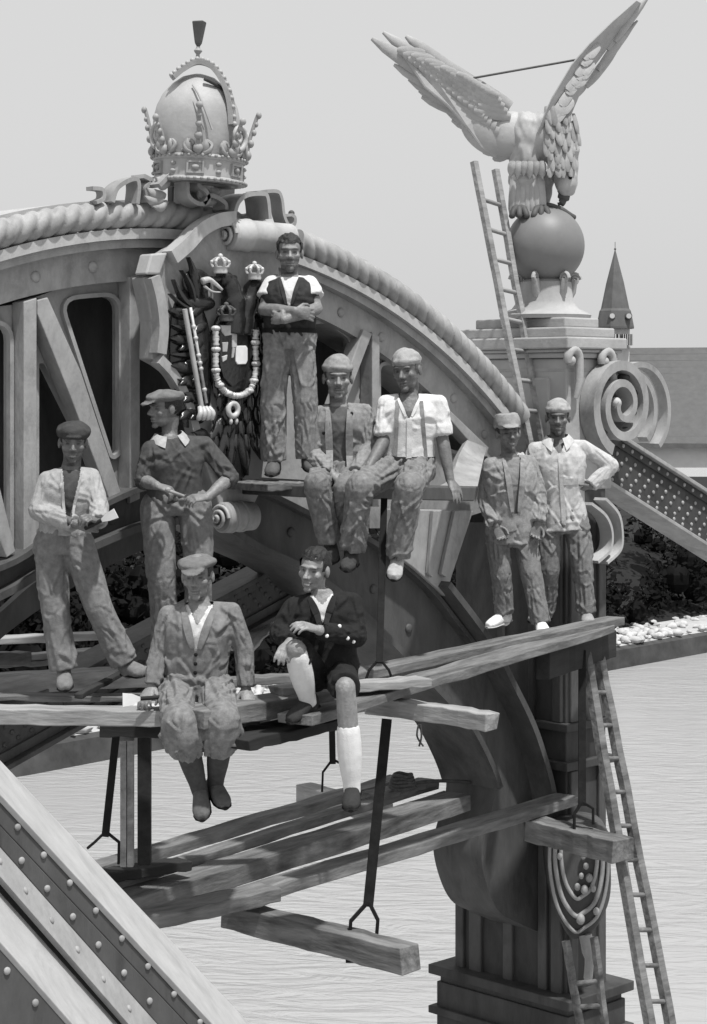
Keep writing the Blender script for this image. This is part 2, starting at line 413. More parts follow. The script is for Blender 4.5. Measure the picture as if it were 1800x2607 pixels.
arc_solid(4.675, 4.884, YA, YA + .46, PH0, PH1 + R(1)).build('web_plate', M['paint'], arch, smooth=30)
for i in range(-6, 9):
    p = R(-2.2 + 5.35 * i)
    if PH0 < p < PH1 and not (R(1.5) < p < R(13.5)): rivet(arch, arc(4.782, p, YA), (0, -1, 0), .036, M['paint'])
# lower chord
tp = spline([at(x, y, y=YA) for x, y in [(-140, 1490), (22, 1434), (150, 1345), (307, 1263), (420, 1232), (540, 1228), (650, 1257), (805, 1331), (927, 1383), (1057, 1485), (1139, 1583), (1236, 1713), (1306, 1845), (1345, 1963), (1378, 2080)]], 5)
bt = spline([at(x, y, y=YA) for x, y in [(-140, 1560), (0, 1495), (88, 1443), (240, 1370), (373, 1322), (480, 1318), (560, 1336), (650, 1388), (760, 1440), (870, 1520), (995, 1640), (1110, 1760), (1190, 1850), (1256, 1998), (1246, 2080), (1226, 2170), (1238, 2250), (1270, 2320), (1320, 2350), (1390, 2380)]], 5)
MIDD = Vector((0, .5, 0))
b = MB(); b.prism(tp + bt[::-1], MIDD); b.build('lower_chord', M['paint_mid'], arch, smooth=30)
def strip_along(path, w, y0, y1):
    b = MB(); rs = []; m = len(path)
    for i in range(m):
        t = (path[min(m - 1, i + 1)] - path[max(0, i - 1)]).normalized(); nn = Vector((t.z, 0, -t.x)) * -w
        p = path[i]; a = Vector((p.x, y0, p.z)); c = Vector((p.x, y1, p.z)); rs.append([a, a + nn, c + nn, c])
    return b.rings(rs)
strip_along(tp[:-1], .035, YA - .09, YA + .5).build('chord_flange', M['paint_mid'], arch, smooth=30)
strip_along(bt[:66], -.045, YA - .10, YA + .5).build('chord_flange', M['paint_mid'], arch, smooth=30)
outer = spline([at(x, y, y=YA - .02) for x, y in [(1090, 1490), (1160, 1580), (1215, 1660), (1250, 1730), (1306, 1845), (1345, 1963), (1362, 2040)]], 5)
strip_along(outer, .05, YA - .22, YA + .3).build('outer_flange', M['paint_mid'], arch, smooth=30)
for px, py in [(285, 1322), (740, 1355), (840, 1420), (950, 1500), (1040, 1600)]:
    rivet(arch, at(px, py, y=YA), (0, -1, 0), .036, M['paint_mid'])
# second, rear soffit seen under the chord
b = MB(); s2 = spline([at(x, y, y=YA + .7) for x, y in [(-140, 1680), (0, 1560), (100, 1475), (250, 1390), (380, 1340)]], 4); s3 = spline([at(x, y, y=YA + .7) for x, y in [(-140, 1760), (0, 1628), (110, 1545), (270, 1445), (390, 1390)]], 4)
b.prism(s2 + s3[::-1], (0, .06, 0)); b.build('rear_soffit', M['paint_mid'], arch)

def rnd(pts, r=.35, n=5):      # round the corners of a pixel polygon
    out = []; m = len(pts)
    for i in range(m):
        p0, p, p1 = Vector(pts[i - 1] + (0,)), Vector(pts[i] + (0,)), Vector(pts[(i + 1) % m] + (0,))
        l = min((p0 - p).length, (p1 - p).length) * r; l = min(l, 42)
        a = p + (p0 - p).normalized() * l; c = p + (p1 - p).normalized() * l
        for k in range(n + 1):
            t = k / n; q = a * (1 - t) ** 2 + p * 2 * t * (1 - t) + c * t * t; out.append((q.x, q.y))
    return out
def plate(pts, y, th): return MB().prism([at(px, py, y=y) for px, py in pts], (0, th, 0))
def hplate(pts, holes, y, th): return MB().prism([at(px, py, y=y) for px, py in pts], (0, th, 0), [[at(px, py, y=y) for px, py in rnd(h)] for h in holes])
YP = YA + .10
hplate([(-160, 800), (40, 775), (150, 735), (338, 700), (338, 1275), (200, 1330), (70, 1420), (-160, 1520)],
       [[(-150, 830), (26, 825), (26, 1420), (-150, 1500)], [(160, 765), (303, 752), (303, 1150), (288, 1160)], [(100, 925), (112, 925), (292, 1285), (290, 1290), (100, 1372)]],
       YP, .07).build('infill_plate', M['paint'], arch, bevel=.006)
hplate([(640, 715), (800, 765), (930, 845), (1080, 950), (1260, 1150), (1240, 1300), (1100, 1345), (900, 1345), (760, 1290), (640, 1245)],
       [[(702, 770), (730, 770), (730, 1120), (702, 1100)], [(786, 828), (830, 822), (888, 862), (896, 905), (860, 1010), (786, 1130)], [(936, 895), (951, 880), (951, 1020), (912, 1020)], [(970, 930), (1014, 930), (1075, 1000), (1075, 1150), (970, 1150)], [(1132, 1022), (1150, 1022), (1246, 1148), (1132, 1148)]],
       YP, .07).build('infill_plate', M['paint'], arch, bevel=.006)
def frame(hole, grow, y, th):       # raised lip round an opening
    h = rnd(hole); m = len(h); P_ = [at(px, py, y=y) for px, py in h]; cx_ = sum(P_, Vector()) / m; out = []
    for i in range(m):
        t = (P_[(i + 1) % m] - P_[i - 1]).normalized(); n_ = Vector((t.z, 0, -t.x))
        if n_.dot(P_[i] - cx_) < 0: n_ = -n_
        out.append(P_[i] + n_ * grow)
    b = MB(); b.rings([[P_[i], out[i], out[i] + Vector((0, th, 0)), P_[i] + Vector((0, th, 0))] for i in range(m)], closed=True); b.build('opening_rim', M['paint'], arch, smooth=30)
for hole in ([(160, 765), (303, 752), (303, 1150), (288, 1160)], [(-150, 830), (26, 825), (26, 1420), (-150, 1500)], [(786, 828), (830, 822), (888, 862), (896, 905), (860, 1010), (786, 1130)], [(970, 930), (1014, 930), (1075, 1000), (1075, 1150), (970, 1150)], [(1132, 1022), (1150, 1022), (1246, 1148), (1132, 1148)]):
    frame(hole, .028, YP - .035, .04)
for name, pts in (('post', [(61, 768), (94, 758), (94, 1395), (61, 1412)]), ('post', [(331, 705), (357, 700), (357, 1270), (331, 1282)]),
                  ('diagonal', [(96, 764), (122, 757), (206, 945), (311, 1262), (280, 1275), (180, 1010), (96, 800)]),
                  ('diagonal', [(-150, 905), (0, 1240), (40, 1405), (18, 1420), (-20, 1330), (-150, 1060)]),
                  ('post', [(948, 845), (967, 858), (967, 1290), (948, 1290)]), ('diagonal', [(926, 838), (948, 850), (880, 1030), (856, 1030)]),
                  ('diagonal', [(1095, 1010), (1110, 1010), (1245, 1140), (1238, 1165), (1200, 1130)])):
    plate(pts, YA - .03, .125).build(name, M['paint'], arch, bevel=.006)
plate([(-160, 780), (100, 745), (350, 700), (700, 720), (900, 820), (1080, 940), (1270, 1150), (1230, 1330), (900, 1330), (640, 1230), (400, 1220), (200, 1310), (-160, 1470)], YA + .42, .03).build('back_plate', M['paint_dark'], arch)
# seat shelf and tapered gusset at the foot of the arch
sx0, sx1 = at(900, 1240, y=9.35), at(1212, 1246, y=9.35)
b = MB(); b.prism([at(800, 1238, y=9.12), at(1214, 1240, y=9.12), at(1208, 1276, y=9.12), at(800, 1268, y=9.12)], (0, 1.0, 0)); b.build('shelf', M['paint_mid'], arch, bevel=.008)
b = MB(); b.prism([at(1000, 1296, y=9.98), at(1206, 1300, y=9.98), at(1150, 1470, y=9.98), at(1138, 1520, y=9.98), at(1052, 1445, y=9.98), at(985, 1395, y=9.98)], (0, .10, 0)); b.build('gusset', M['paint'], arch, bevel=.008)
for x0, x1, x2, x3 in ((1095, 1112, 1094, 1082), (1150, 1166, 1128, 1115)):
    b = MB(); b.prism([at(x0, 1300, y=9.975), at(x1, 1300, y=9.975), at(x2, 1470, y=9.975), at(x3, 1460, y=9.975)], (0, -.035, 0)); b.build('rib', M['paint'], arch, bevel=.005)
b = MB(); fl = spline([at(1120, 1236, y=9.4), at(1150, 1215, y=9.6), at(1168, 1160, y=9.9), at(1190, 1120, y=10.0)], 5); fr = spline([at(1216, 1238, y=9.4), at(1222, 1210, y=9.6), at(1232, 1165, y=9.9), at(1240, 1140, y=10.0)], 5)
b.rings([[a, c, c + Vector((0, .05, -.03)), a + Vector((0, .05, -.03))] for a, c in zip(fl, fr)]); b.build('flared_bracket', M['paint'], arch, smooth=60)

# ------------------------------------------------------------------ riveted diagonal girders of the neighbouring spans
def girder(name, pts, y, th, flange, rows, label, mat, fmat, group):
    # pts: upper-left, upper-right, lower-right, lower-left (pixels in plane y)
    A, Bq, Cq, Dq = [at(px, py, y=y) for px, py in pts]
    t = thing(name, (A + Cq) / 2, label, 'girder', group)
    MB().prism([A, Bq, Cq, Dq], (0, th, 0)).build('web', mat, t, bevel=.006)
    up = (A - Dq).normalized()
    for P0, P1, s in ((A, Bq, 1), (Dq, Cq, -1)):
        c = (P0 + P1) / 2 + Vector((0, th / 2 - flange / 2, 0)) + up * s * .018
        MB().box(c, (P1 - P0) / 2, (0, (th + flange) / 2 + .02, 0), up * .018).build('flange', fmat, t, bevel=.006)
        # angle iron just inside the flange
        c2 = (P0 + P1) / 2 - up * s * .035 + Vector((0, -.012, 0)); MB().box(c2, (P1 - P0) / 2, (0, .010, 0), up * .033).build('angle_iron', mat, t, bevel=.004)
    L = (Bq - A).length
    for v, sp, o in rows:
        k = 0; s = o
        while s < L - .05:
            p = (A + (Bq - A) * (s / L)).lerp(Dq + (Cq - Dq) * (s / L), v)
            rivet(t, p + Vector((0, -.002 if .12 < v < .88 else -.022, 0)), (0, -1, 0), .017, fmat); s += sp
    return t
girder('riveted_girder', [(1520, 1085), (1960, 1365), (1960, 1490), (1520, 1210)], 10.0, .22, .045,
       [(.09, .13, .08), (.3, .13, .02), (.45, .13, .085), (.62, .13, .03), (.78, .13, .09), (.92, .13, .05)],
       'dark riveted girder sloping down to the right from under the scroll', M['paint_dark'], M['paint'], 'sloping riveted girders')
girder('riveted_girder', [(-160, 1905), (800, 1395), (800, 1500), (-160, 2035)], 10.6, .2, .06,
       [(.12, .11, .05), (.3, .11, .1), (.48, .11, .04), (.66, .11, .09), (.84, .11, .03)],
       'grey riveted girder rising from lower left behind the scaffold planks', M['paint_mid'], M['paint_mid'], 'sloping riveted girders')

# ------------------------------------------------------------------ pier
PX, PY = 12.15, 9.82       # nearest corner of the pier shaft
pier = thing('bridge_pier', (PX + .25, PY + .55, WZ), 'tall dark pier with mouldings carrying the eagle pedestal', 'pier')
zc = lambda py: (HY - py) / F * (SQ * (PX + PY))
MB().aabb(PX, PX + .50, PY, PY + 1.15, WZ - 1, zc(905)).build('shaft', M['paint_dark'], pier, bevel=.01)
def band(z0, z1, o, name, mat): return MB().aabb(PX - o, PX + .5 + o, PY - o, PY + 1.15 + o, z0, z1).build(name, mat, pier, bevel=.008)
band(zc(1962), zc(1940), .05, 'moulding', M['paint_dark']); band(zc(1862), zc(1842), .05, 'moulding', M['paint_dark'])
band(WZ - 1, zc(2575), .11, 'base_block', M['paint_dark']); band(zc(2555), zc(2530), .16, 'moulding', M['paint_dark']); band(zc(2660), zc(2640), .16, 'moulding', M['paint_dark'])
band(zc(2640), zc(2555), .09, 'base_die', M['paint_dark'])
# fluted lower faces: pilaster strips standing proud
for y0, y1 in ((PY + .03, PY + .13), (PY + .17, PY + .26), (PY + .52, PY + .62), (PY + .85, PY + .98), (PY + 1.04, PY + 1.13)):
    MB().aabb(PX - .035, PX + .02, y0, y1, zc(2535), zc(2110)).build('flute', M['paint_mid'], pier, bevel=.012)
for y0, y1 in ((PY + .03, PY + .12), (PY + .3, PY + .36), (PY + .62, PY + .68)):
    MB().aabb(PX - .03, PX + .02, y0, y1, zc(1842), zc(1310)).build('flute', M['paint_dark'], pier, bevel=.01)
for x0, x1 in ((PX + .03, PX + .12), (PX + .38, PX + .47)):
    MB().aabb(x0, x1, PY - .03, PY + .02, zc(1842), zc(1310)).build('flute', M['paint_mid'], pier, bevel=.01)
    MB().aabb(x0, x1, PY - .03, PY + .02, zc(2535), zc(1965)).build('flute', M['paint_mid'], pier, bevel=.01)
# pedestal above, pale
ped = thing('eagle_pedestal', (PX + .25, PY + .5, zc(905)), 'pale stepped pedestal under the metal ball and eagle', 'pedestal')
def pb(o, z0, z1, name, mat=M['stone'], bev=.012): return MB().aabb(PX - o, PX + .55 + o, PY - o, PY + 1.05 + o, z0, z1).build(name, mat, ped, bevel=bev)
pb(.012, zc(1250), zc(912), 'die', M['stone'])
pb(.10, zc(888), zc(858), 'cornice'); pb(.05, zc(911), zc(897), 'cornice'); pb(.075, zc(897), zc(888), 'cornice')
pb(.03, zc(858), zc(832), 'step'); pb(-.06, zc(832), zc(806), 'step')
for z0, z1, o0 in ((zc(948), zc(936), 0),): pb(.015, z0, z1, 'string_course')
MB().aabb(PX - .04, PX + .02, PY + .14, PY + .86, zc(1200), zc(960)).build('panel', M['stone'], ped, bevel=.02)
BALL = cam(1388, 626, SQ * (PX + .27 + PY + .5)); BR = .318 * (SQ * (PX + PY + .77)) / 16.2
bc = Vector((BALL.x, BALL.y, 0)); zb = BALL.z
b = MB(); z0 = zc(806)
b.lathe(Vector((bc.x, bc.y, z0)), [(.36, 0), (.37, .03), (.34, .05), (.27, .08), (.225, .14), (.21, zb - BR - z0 + .02), (.16, zb - BR - z0 + .05)], 36); b.build('plinth', M['stone'], ped, smooth=40)
for k in range(6):          # small scrolls that hold the ball
    a = 2 * math.pi * k / 6 + .35; dv = Vector((math.cos(a), math.sin(a), 0)); c = Vector((bc.x, bc.y, zb - BR + .045)) + dv * .235
    d = MB(); pth = []
    for i in range(26):
        th = i * .42; r = .052 * (1 - i / 30); pth.append(c + dv * r * math.cos(th) + UP * r * math.sin(th))
    d.tube(pth, [.016] * 26, 6); d.tube([c - UP * .0, c - dv * .02 - UP * .1, c - dv * .06 - UP * .2], [.03, .035, .02], 6); d.build('scroll', M['stone'], ped, smooth=60)
b = MB(); b.ball(BALL, BR, 48, 32); tag(b.build('ball', M['ball'], smooth=180, loc=BALL - UP * BR), 'smooth grey metal ball between pedestal and eagle claws', 'ball')

# ------------------------------------------------------------------ volute bracket on the pier
def volute(parent, c, r0, turns, band_w, y0, y1, mat, start, shrink=.80, n=70, name='volute'):
    b = MB(); rs = []
    for i in range(n + 1):
        t = i / n; th = start - turns * 2 * math.pi * t; r = r0 * (1 - shrink * t); bw = band_w * (1 - .45 * t)
        o = Vector((math.cos(th), 0, math.sin(th)))
        po = c + o * r; pi_ = c + o * max(.004, r - bw)
        rs.append([Vector((po.x, y0, po.z)), Vector((pi_.x, y0, pi_.z)), Vector((pi_.x, y1, pi_.z)), Vector((po.x, y1, po.z))])
    b.rings(rs); return b.build(name, mat, parent, smooth=40)
vol = thing('scroll_bracket', at(1560, 1050, y=9.75), 'big spiral scroll bracket on the pier above the sloping girder', 'bracket')
cc = at(1580, 1032, y=9.7)
volute(vol, cc, .42, 2.25, .085, 9.66, 9.80, M['paint'], R(-112))
b = MB(); b.prism([cc + Vector((math.cos(a), 0, math.sin(a))) * .37 + Vector((0, .18, 0)) for a in [2 * math.pi * k / 36 for k in range(36)]], (0, .05, 0)); b.build('disc', M['paint_dark'], vol, smooth=40)
b = MB(); b.ball(cc - Vector((.06, .0, -.02)), .045, 14, 9); b.build('eye', M['paint_light'], vol, smooth=180)
for k in range(9):       # leaf bosses between the turns
    a = R(100 - 38 * k); q = cc + Vector((math.cos(a), 0, math.sin(a))) * .255
    b = MB(); b.ell(Vector((q.x, 9.76, q.z)), (.045, 0, 0), (0, .06, 0), (0, 0, .032), 8, 6); b.build('boss', M['paint_mid'], vol, smooth=180)
for px, py, r, yy in ((1612, 1046, .34, 10.15), (1634, 1046, .43, 10.6)):
    c2 = at(px, py, y=yy); b = MB(); rs = []
    for i in range(41):
        a = R(150 - 200 * i / 40); o = Vector((math.cos(a), 0, math.sin(a)))
        rs.append([c2 + o * r, c2 + o * (r - .05), c2 + o * (r - .05) + Vector((0, .10, 0)), c2 + o * r + Vector((0, .10, 0))])
    b.rings(rs); b.build('rear_scroll', M['paint'], vol, smooth=40)
for pth_ in ([(1492, 1282), (1528, 1312), (1544, 1352), (1540, 1398), (1508, 1430)], [(1528, 1270), (1560, 1306), (1570, 1352), (1566, 1398), (1532, 1432)]):
    b = MB(); q = spline([at(x, y, y=9.70) for x, y in pth_], 6); b.tube(q, 1.0, sec=[(.012, .06), (-.012, .06), (-.012, -.06), (.012, -.06)], up=(1, 0, 0)); b.build('lower_scroll', M['paint_light'], vol, smooth=40)
for px, py in ((1460, 915), (1545, 918)):        # small carved leaf caps on the pedestal edge
    c = at(px, py, y=9.74); b = MB()
    pth = [c + Vector((math.cos(R(200 - 22 * i)) * .07, 0, math.sin(R(200 - 22 * i)) * .075)) for i in range(10)] + [c + Vector((.075, 0, -.16)), c + Vector((.05, .02, -.3))]
    b.tube(pth, [.03, .034, .036, .036, .036, .036, .036, .036, .036, .036, .034, .02], 8); b.ball(c + Vector((-.03, 0, -.01)), .04, 10, 7); b.build('leaf_cap', M['stone'], vol, smooth=60)

# corner ornament low on the pier
orn = thing('shell_ornament', at(1475, 2240, y=9.62), 'carved shell cartouche with nested curved ridges low on the pier corner', 'ornament')
def corner(px, py, d=.0): return cam(px, py, 15.30 - d)
b = MB(); pts = spline([corner(x, y) for x, y in [(1400, 2120), (1470, 2090), (1545, 2110), (1555, 2200), (1552, 2290), (1520, 2360), (1492, 2378), (1455, 2390), (1420, 2330), (1396, 2230)]], 5, True)
b.prism(pts, FW * .35); b.build('backplate', M['paint_mid'], orn, smooth=30, bevel=.01)
for s, r in ((1.0, .014), (.82, .018), (.62, .016)):
    pth = spline([corner(1475 + (x - 1475) * s, 2150 + (y - 2150) * s, .02) for x, y in [(1402, 2120), (1400, 2210), (1420, 2310), (1460, 2370), (1488, 2362), (1525, 2325), (1546, 2240), (1548, 2130)]], 5)
    b = MB(); b.tube(pth, r, 8); b.build('ridge', M['paint'], orn, smooth=180)
for x, y, r in ((1485, 2180, .02), (1492, 2205, .022), (1480, 2230, .02), (1500, 2235, .028), (1470, 2258, .024), (1510, 2262, .024), (1488, 2265, .03), (1478, 2340, .035), (1518, 2320, .025), (1515, 2175, .026), (1425, 2180, .022)):
    b = MB(); b.ell(corner(x, y, .03), RT * r, FW * r, UP * r * 1.25, 10, 7); b.build('bead', M['paint'], orn, smooth=180)
b = MB(); b.tube(spline([corner(1490, 2380), corner(1500, 2440, .02), corner(1496, 2500, .02)], 4), [.05] * 4 + [.035] * 4 + [.02], 8); b.build('drop', M['paint'], orn, smooth=60)
# ------------------------------------------------------------------ scaffold timber
GP = 'loose scaffold planks'
def timber(name, A, B, width, thick, mat, label, cat='plank', group=GP, away=None, sub=14, jit=.006):
    # A, B: ends of the front top edge; the plank runs back from it by its width
    A, B = Vector(A), Vector(B); L = (B - A).length; X = (B - A).normalized()
    Y = UP.cross(X).normalized() if away is None else Vector(away).normalized()
    if Y.dot(FW) < 0: Y = -Y
    Z = X.cross(Y).normalized()
    if Z.z < 0: Z = -Z
    c = (A + B) / 2 + Y * width / 2 - Z * thick / 2
    rs = random.Random(int(A.x * 1000) + int(B.z * 777)); b = MB(); rings = []
    for i in range(sub + 1):
        x = -L / 2 + L * i / sub; e = [rs.uniform(-jit, jit) for _ in range(8)]; ex = 0
        if i in (0, sub): ex = 1
        rings.append([Vector((x + ex * e[4] * 2, -width / 2 + e[0], -thick / 2 + e[1])), Vector((x + ex * e[5] * 2, width / 2 + e[2], -thick / 2 + e[3])), Vector((x + ex * e[6] * 2, width / 2 + e[2], thick / 2 + e[1])), Vector((x + ex * e[7] * 2, -width / 2 + e[0], thick / 2 + e[3]))])
    b.rings(rings); me = b.mesh(name)
    s = Y.cross(Z).dot(X); Xl = X if s > 0 else -X
    o = bpy.data.objects.new(name, me); COL.objects.link(o); me.materials.append(mat)
    m = Matrix((Xl, Y, Z)).transposed().to_4x4(); m.translation = c; o.matrix_world = m; ROOT[o.name] = c
    bv = o.modifiers.new('bevel', 'BEVEL'); bv.width = .006; bv.segments = 2
    return tag(o, label, cat, group)
def pk(p0, p1, z0, z1, width, thick, mat, label, name='plank', **k):
    return timber(name, at(*p0, z=z0), at(*p1, z=z1), width, thick, M[mat], label, **k)
UZ = -1.75
pk((800, 1822), (1566, 1592), UZ, UZ, .23, .055, 'wood', 'longest plank of the upper scaffold, two right-hand men standing on it')
pk((872, 1722), (1592, 1570), -1.735, -1.70, .16, .06, 'wood', 'rear plank of the upper scaffold beneath the white shoe')
pk((720, 1752), (1100, 1728), -1.66, -1.68, .16, .05, 'wood_light', 'short pale plank end lying on the upper scaffold behind the hanger rod')
pk((520, 1812), (850, 1762), -1.71, -1.70, .24, .10, 'wood', 'thick plank between the two seated men')
pk((634, 1884), (910, 1822), -1.86, -1.84, .30, .06, 'wood_dark', 'dark lower board under the shoe with white sock')
pk((-120, 1805), (420, 1812), -1.76, -1.765, .20, .085, 'wood_light', 'pale front plank at the left end of the upper scaffold')
pk((-120, 1772), (600, 1775), -1.84, -1.80, .18, .03, 'wood', 'thin weathered plank behind the pale front plank')
pk((-120, 1728), (420, 1700), -1.82, -1.80, .20, .12, 'wood_light', 'pale thick plank under the standing left man')
pk((60, 1668), (640, 1628), -1.80, -1.76, .14, .04, 'wood_light', 'pale narrow plank behind the legs of the left man')
pk((-120, 1632), (470, 1600), -1.76, -1.72, .16, .05, 'wood_light', 'farthest pale plank at left below the truss')
pk((-120, 1668), (80, 1660), -1.74, -1.78, .12, .09, 'wood', 'short grey timber end at the left edge of the photograph')
pk((-120, 1695), (190, 1680), -1.86, -1.84, .12, .03, 'wood', 'thin dark slat under the short grey timber end')
pk((210, 1765), (372, 1682), -1.74, -1.72, .05, .03, 'wood_dark', 'thin dark batten lying diagonally behind the hand with the scraper')
pk((560, 1730), (880, 1712), -1.78, -1.76, .14, .05, 'wood', 'grey plank behind the man in dark jacket')
pk((645, 1650), (735, 1560), -1.70, -1.66, .16, .02, 'wood_light', 'bright pale board leaning behind the man in dark jacket', group=None)
pk((600, 1578), (740, 1558), -1.72, -1.70, .10, .03, 'wood_light', 'small pale slat beside the bright board')
# cross beams of the upper deck
A = at(1060, 1788, z=-1.83); Bq = at(1236, 1818, z=-1.83)
timber('beam', at(930, 1775, z=-1.83), Bq, .12, .10, M['wood_light'], 'square beam end jutting out to the right below the long plank', 'beam', 'cross beams carrying the scaffold')
pk((1400, 1660), (1568, 1606), -1.84, -1.84, .10, .20, 'wood_dark', 'dark beam under the right end of the upper scaffold', name='beam', cat='beam', group='cross beams carrying the scaffold')
pk((250, 1832), (660, 1838), -1.86, -1.86, .5, .10, 'wood_dark', 'dark bearer under the left planks', name='beam', cat='beam', group='cross beams carrying the scaffold')
# lower deck
pk((690, 2262), (1474, 2026), -3.08, -3.10, .20, .075, 'wood', 'long front plank of the lower scaffold reaching the pier')
pk((335, 2345), (716, 2262), -3.0, -3.02, .22, .085, 'wood', 'heavy grey plank at the lower left end of the lower scaffold')
pk((310, 2298), (1200, 2022), -3.02, -3.08, .24, .13, 'wood', 'heavy middle beam of the lower scaffold')
pk((250, 2260), (1120, 1988), -2.97, -3.06, .13, .06, 'wood', 'narrow plank behind the heavy middle beam')
pk((230, 2232), (492, 2192), -2.90, -2.92, .16, .06, 'wood_dark', 'short dark board lying at the lower left')
pk((250, 2208), (1037, 1976), -2.96, -3.06, .16, .07, 'wood', 'rearmost plank of the lower scaffold')
pk((960, 2022), (1116, 1985), -3.0, -3.0, .16, .05, 'wood', 'short plank under the coiled rope')
CB = 'cross beams carrying the scaffold'
pk((560, 2302), (1022, 2416), -3.15, -3.15, .16, .15, 'wood', 'big square timber end jutting forward under the lower scaffold', name='beam', cat='beam', group=CB)
pk((752, 1998), (960, 2050), -3.12, -3.12, .16, .14, 'wood_light', 'pale timber end below the rear hanger', name='beam', cat='beam', group=CB)
pk((1335, 2088), (1560, 2142), -3.18, -3.18, .22, .16, 'wood', 'thick timber gripped by the right-hand hanger', name='beam', cat='beam', group=CB)
# wooden posts at left
def vpost(px, y0, y1, w, d, mat, label):
    A = cam(px, y0, d); Bz = A.z - (y1 - y0) / F * d; t = thing('post', (A.x, A.y, Bz), label, 'post', 'timber posts at the left')
    return t, A, Bz
t, A, Bz = vpost(324, 1842, 2205, .075, 11.9, 'wood_light', 'pale double timber post holding up the upper planks')
for s in (-1, 1): MB().box((A + RT * s * .0205 + Vector((0, 0, Bz))  * 0 ) - UP * (A.z - Bz) / 2, RT * .0185, FW * .03, UP * (A.z - Bz) / 2).build('batten', M['wood_light'], t, bevel=.004)
MB().box(A - UP * .04 - FW * .04, RT * .045, FW * .012, UP * .055).build('cleat', M['wood'], t, bevel=.004)
t, A, Bz = vpost(368, 1842, 2200, .075, 12.1, 'wood_dark', 'dark timber post beside the pale double post')
MB().box(A - UP * (A.z - Bz) / 2, RT * .039, FW * .04, UP * (A.z - Bz) / 2).build('upright', M['wood_dark'], t, bevel=.004)

fz = cam(690, 1222, 12.9).z
_a, _b = at(684, 1226, y=9.34), at(835, 1226, y=9.30); _a.z = _b.z = fz - .012
timber('plank', _a, _b, .80, .05, M['wood'], 'short plank ledge under the feet of the tall bareheaded man')
# iron hangers
def hanger(p0, d0, p1, d1, wpx, fl, fr, fb, label, hook=True):
    A, Bq = cam(*p0, d0), cam(*p1, d1); t = thing('hanger', tuple(Bq), label, 'hanger', 'iron hangers of the scaffold')
    u = (Bq - A).normalized(); wd = wpx / F * d0 / 2
    side = (RT - u * RT.dot(u)).normalized(); dep = u.cross(side).normalized()
    MB().box((A + Bq) / 2, side * wd, dep * .012, (Bq - A) / 2).build('bar', M['iron'], t, bevel=.003)
    b = MB(); r = wd * .58
    L = [Bq - u * .03] + [cam(x, y, d1) for x, y in fl]; Rr = [Bq - u * .03] + [cam(x, y, d1) for x, y in fr]
    sec = [(1, .6), (-1, .6), (-1, -.6), (1, -.6)]
    b.tube(L, r, sec=sec, up=FW); b.tube(Rr, r, sec=sec, up=FW); b.build('fork', M['iron'], t, bevel=.003)
    if fb:
        x0, y0, x1, y1 = fb; a, c = cam(x0, y0, d1 - .04), cam(x1, y1, d1 - .04)
        MB().box((a + c) / 2, RT * abs((c - a).dot(RT)) / 2, FW * .05, UP * abs((c - a).z) / 2).build('clamp', M['iron'], t, bevel=.004)
    return t
hanger((985, 1830), 11.9, (937, 2308), 11.75, 26, [(893, 2345), (888, 2420)], [(962, 2342), (958, 2392)], (880, 2378, 914, 2446), 'long iron hanger whose fork grips the big square timber')
hanger((978, 1270), 12.85, (966, 1688), 12.3, 17, [(940, 1706), (932, 1728)], [(990, 1706), (996, 1722)], None, 'iron hanger running down beside the leg of the white-shirted man')
hanger((845, 1845), 12.6, (847, 1945), 12.6, 16, [(822, 1966), (820, 2016)], [(879, 1950), (880, 2000)], None, 'short iron hanger behind the white stocking')
hanger((298, 1850), 11.6, (268, 2130), 11.6, 19, [(240, 2145), (222, 2160)], [(303, 2144), (302, 2200)], None, 'black iron hanger left of the pale double post')
hanger((1482, 1655), 14.85, (1482, 2052), 14.6, 19, [(1462, 2072), (1462, 2160)], [(1510, 2058), (1510, 2098)], None, 'tall black hanger at the right end of the scaffold')

# ladders
def ladder(l0, l1, r0, r1, n, rad, rr, mat, label, t0=.05, t1=.97):
    L0, L1, R0, R1 = cam(*l0), cam(*l1), cam(*r0), cam(*r1)
    t = thing('ladder', tuple((L1 + R1) / 2), label, 'ladder', 'wooden ladders against the pier')
    for a, c in ((L0, L1), (R0, R1)):
        b = MB(); rs = random.Random(int(a.x * 999)); pth = [a.lerp(c, i / 12) + Vector((rs.uniform(-1, 1), rs.uniform(-1, 1), 0)) * rad * .12 for i in range(13)]
        b.tube(pth, rad, 8, sec=[(1, .75), (.6, 1), (-.6, 1), (-1, .75), (-1, -.75), (-.6, -1), (.6, -1), (1, -.75)]); b.build('rail', mat, t)
    for i in range(n):
        f = t0 + (t1 - t0) * i / (n - 1); a, c = L0.lerp(L1, f), R0.lerp(R1, f); e = (c - a) * .06
        b = MB(); b.tube([a - e, c + e], rr, 8); b.build('rung', mat, t, smooth=60)
    return t
ladder((1206, 412, 15.85), (1352, 1150, 15.5), (1262, 432, 16.0), (1388, 1150, 15.65), 8, .027, .018, M['wood_light'], 'pale ladder leaning against the ball below the eagle', .13, .86)
ladder((1488, 1650, 15.0), (1680, 2760, 13.9), (1522, 1650, 15.3), (1735, 2760, 14.2), 13, .036, .017, M['wood'], 'long dark ladder leaning beside the pier over the water', .03, .98)
ladder((1440, 2395, 15.0), (1492, 2700, 14.9), (1512, 2385, 15.0), (1552, 2700, 14.9), 4, .026, .02, M['wood'], 'short ladder end fixed low on the pier corner', .36, .95)

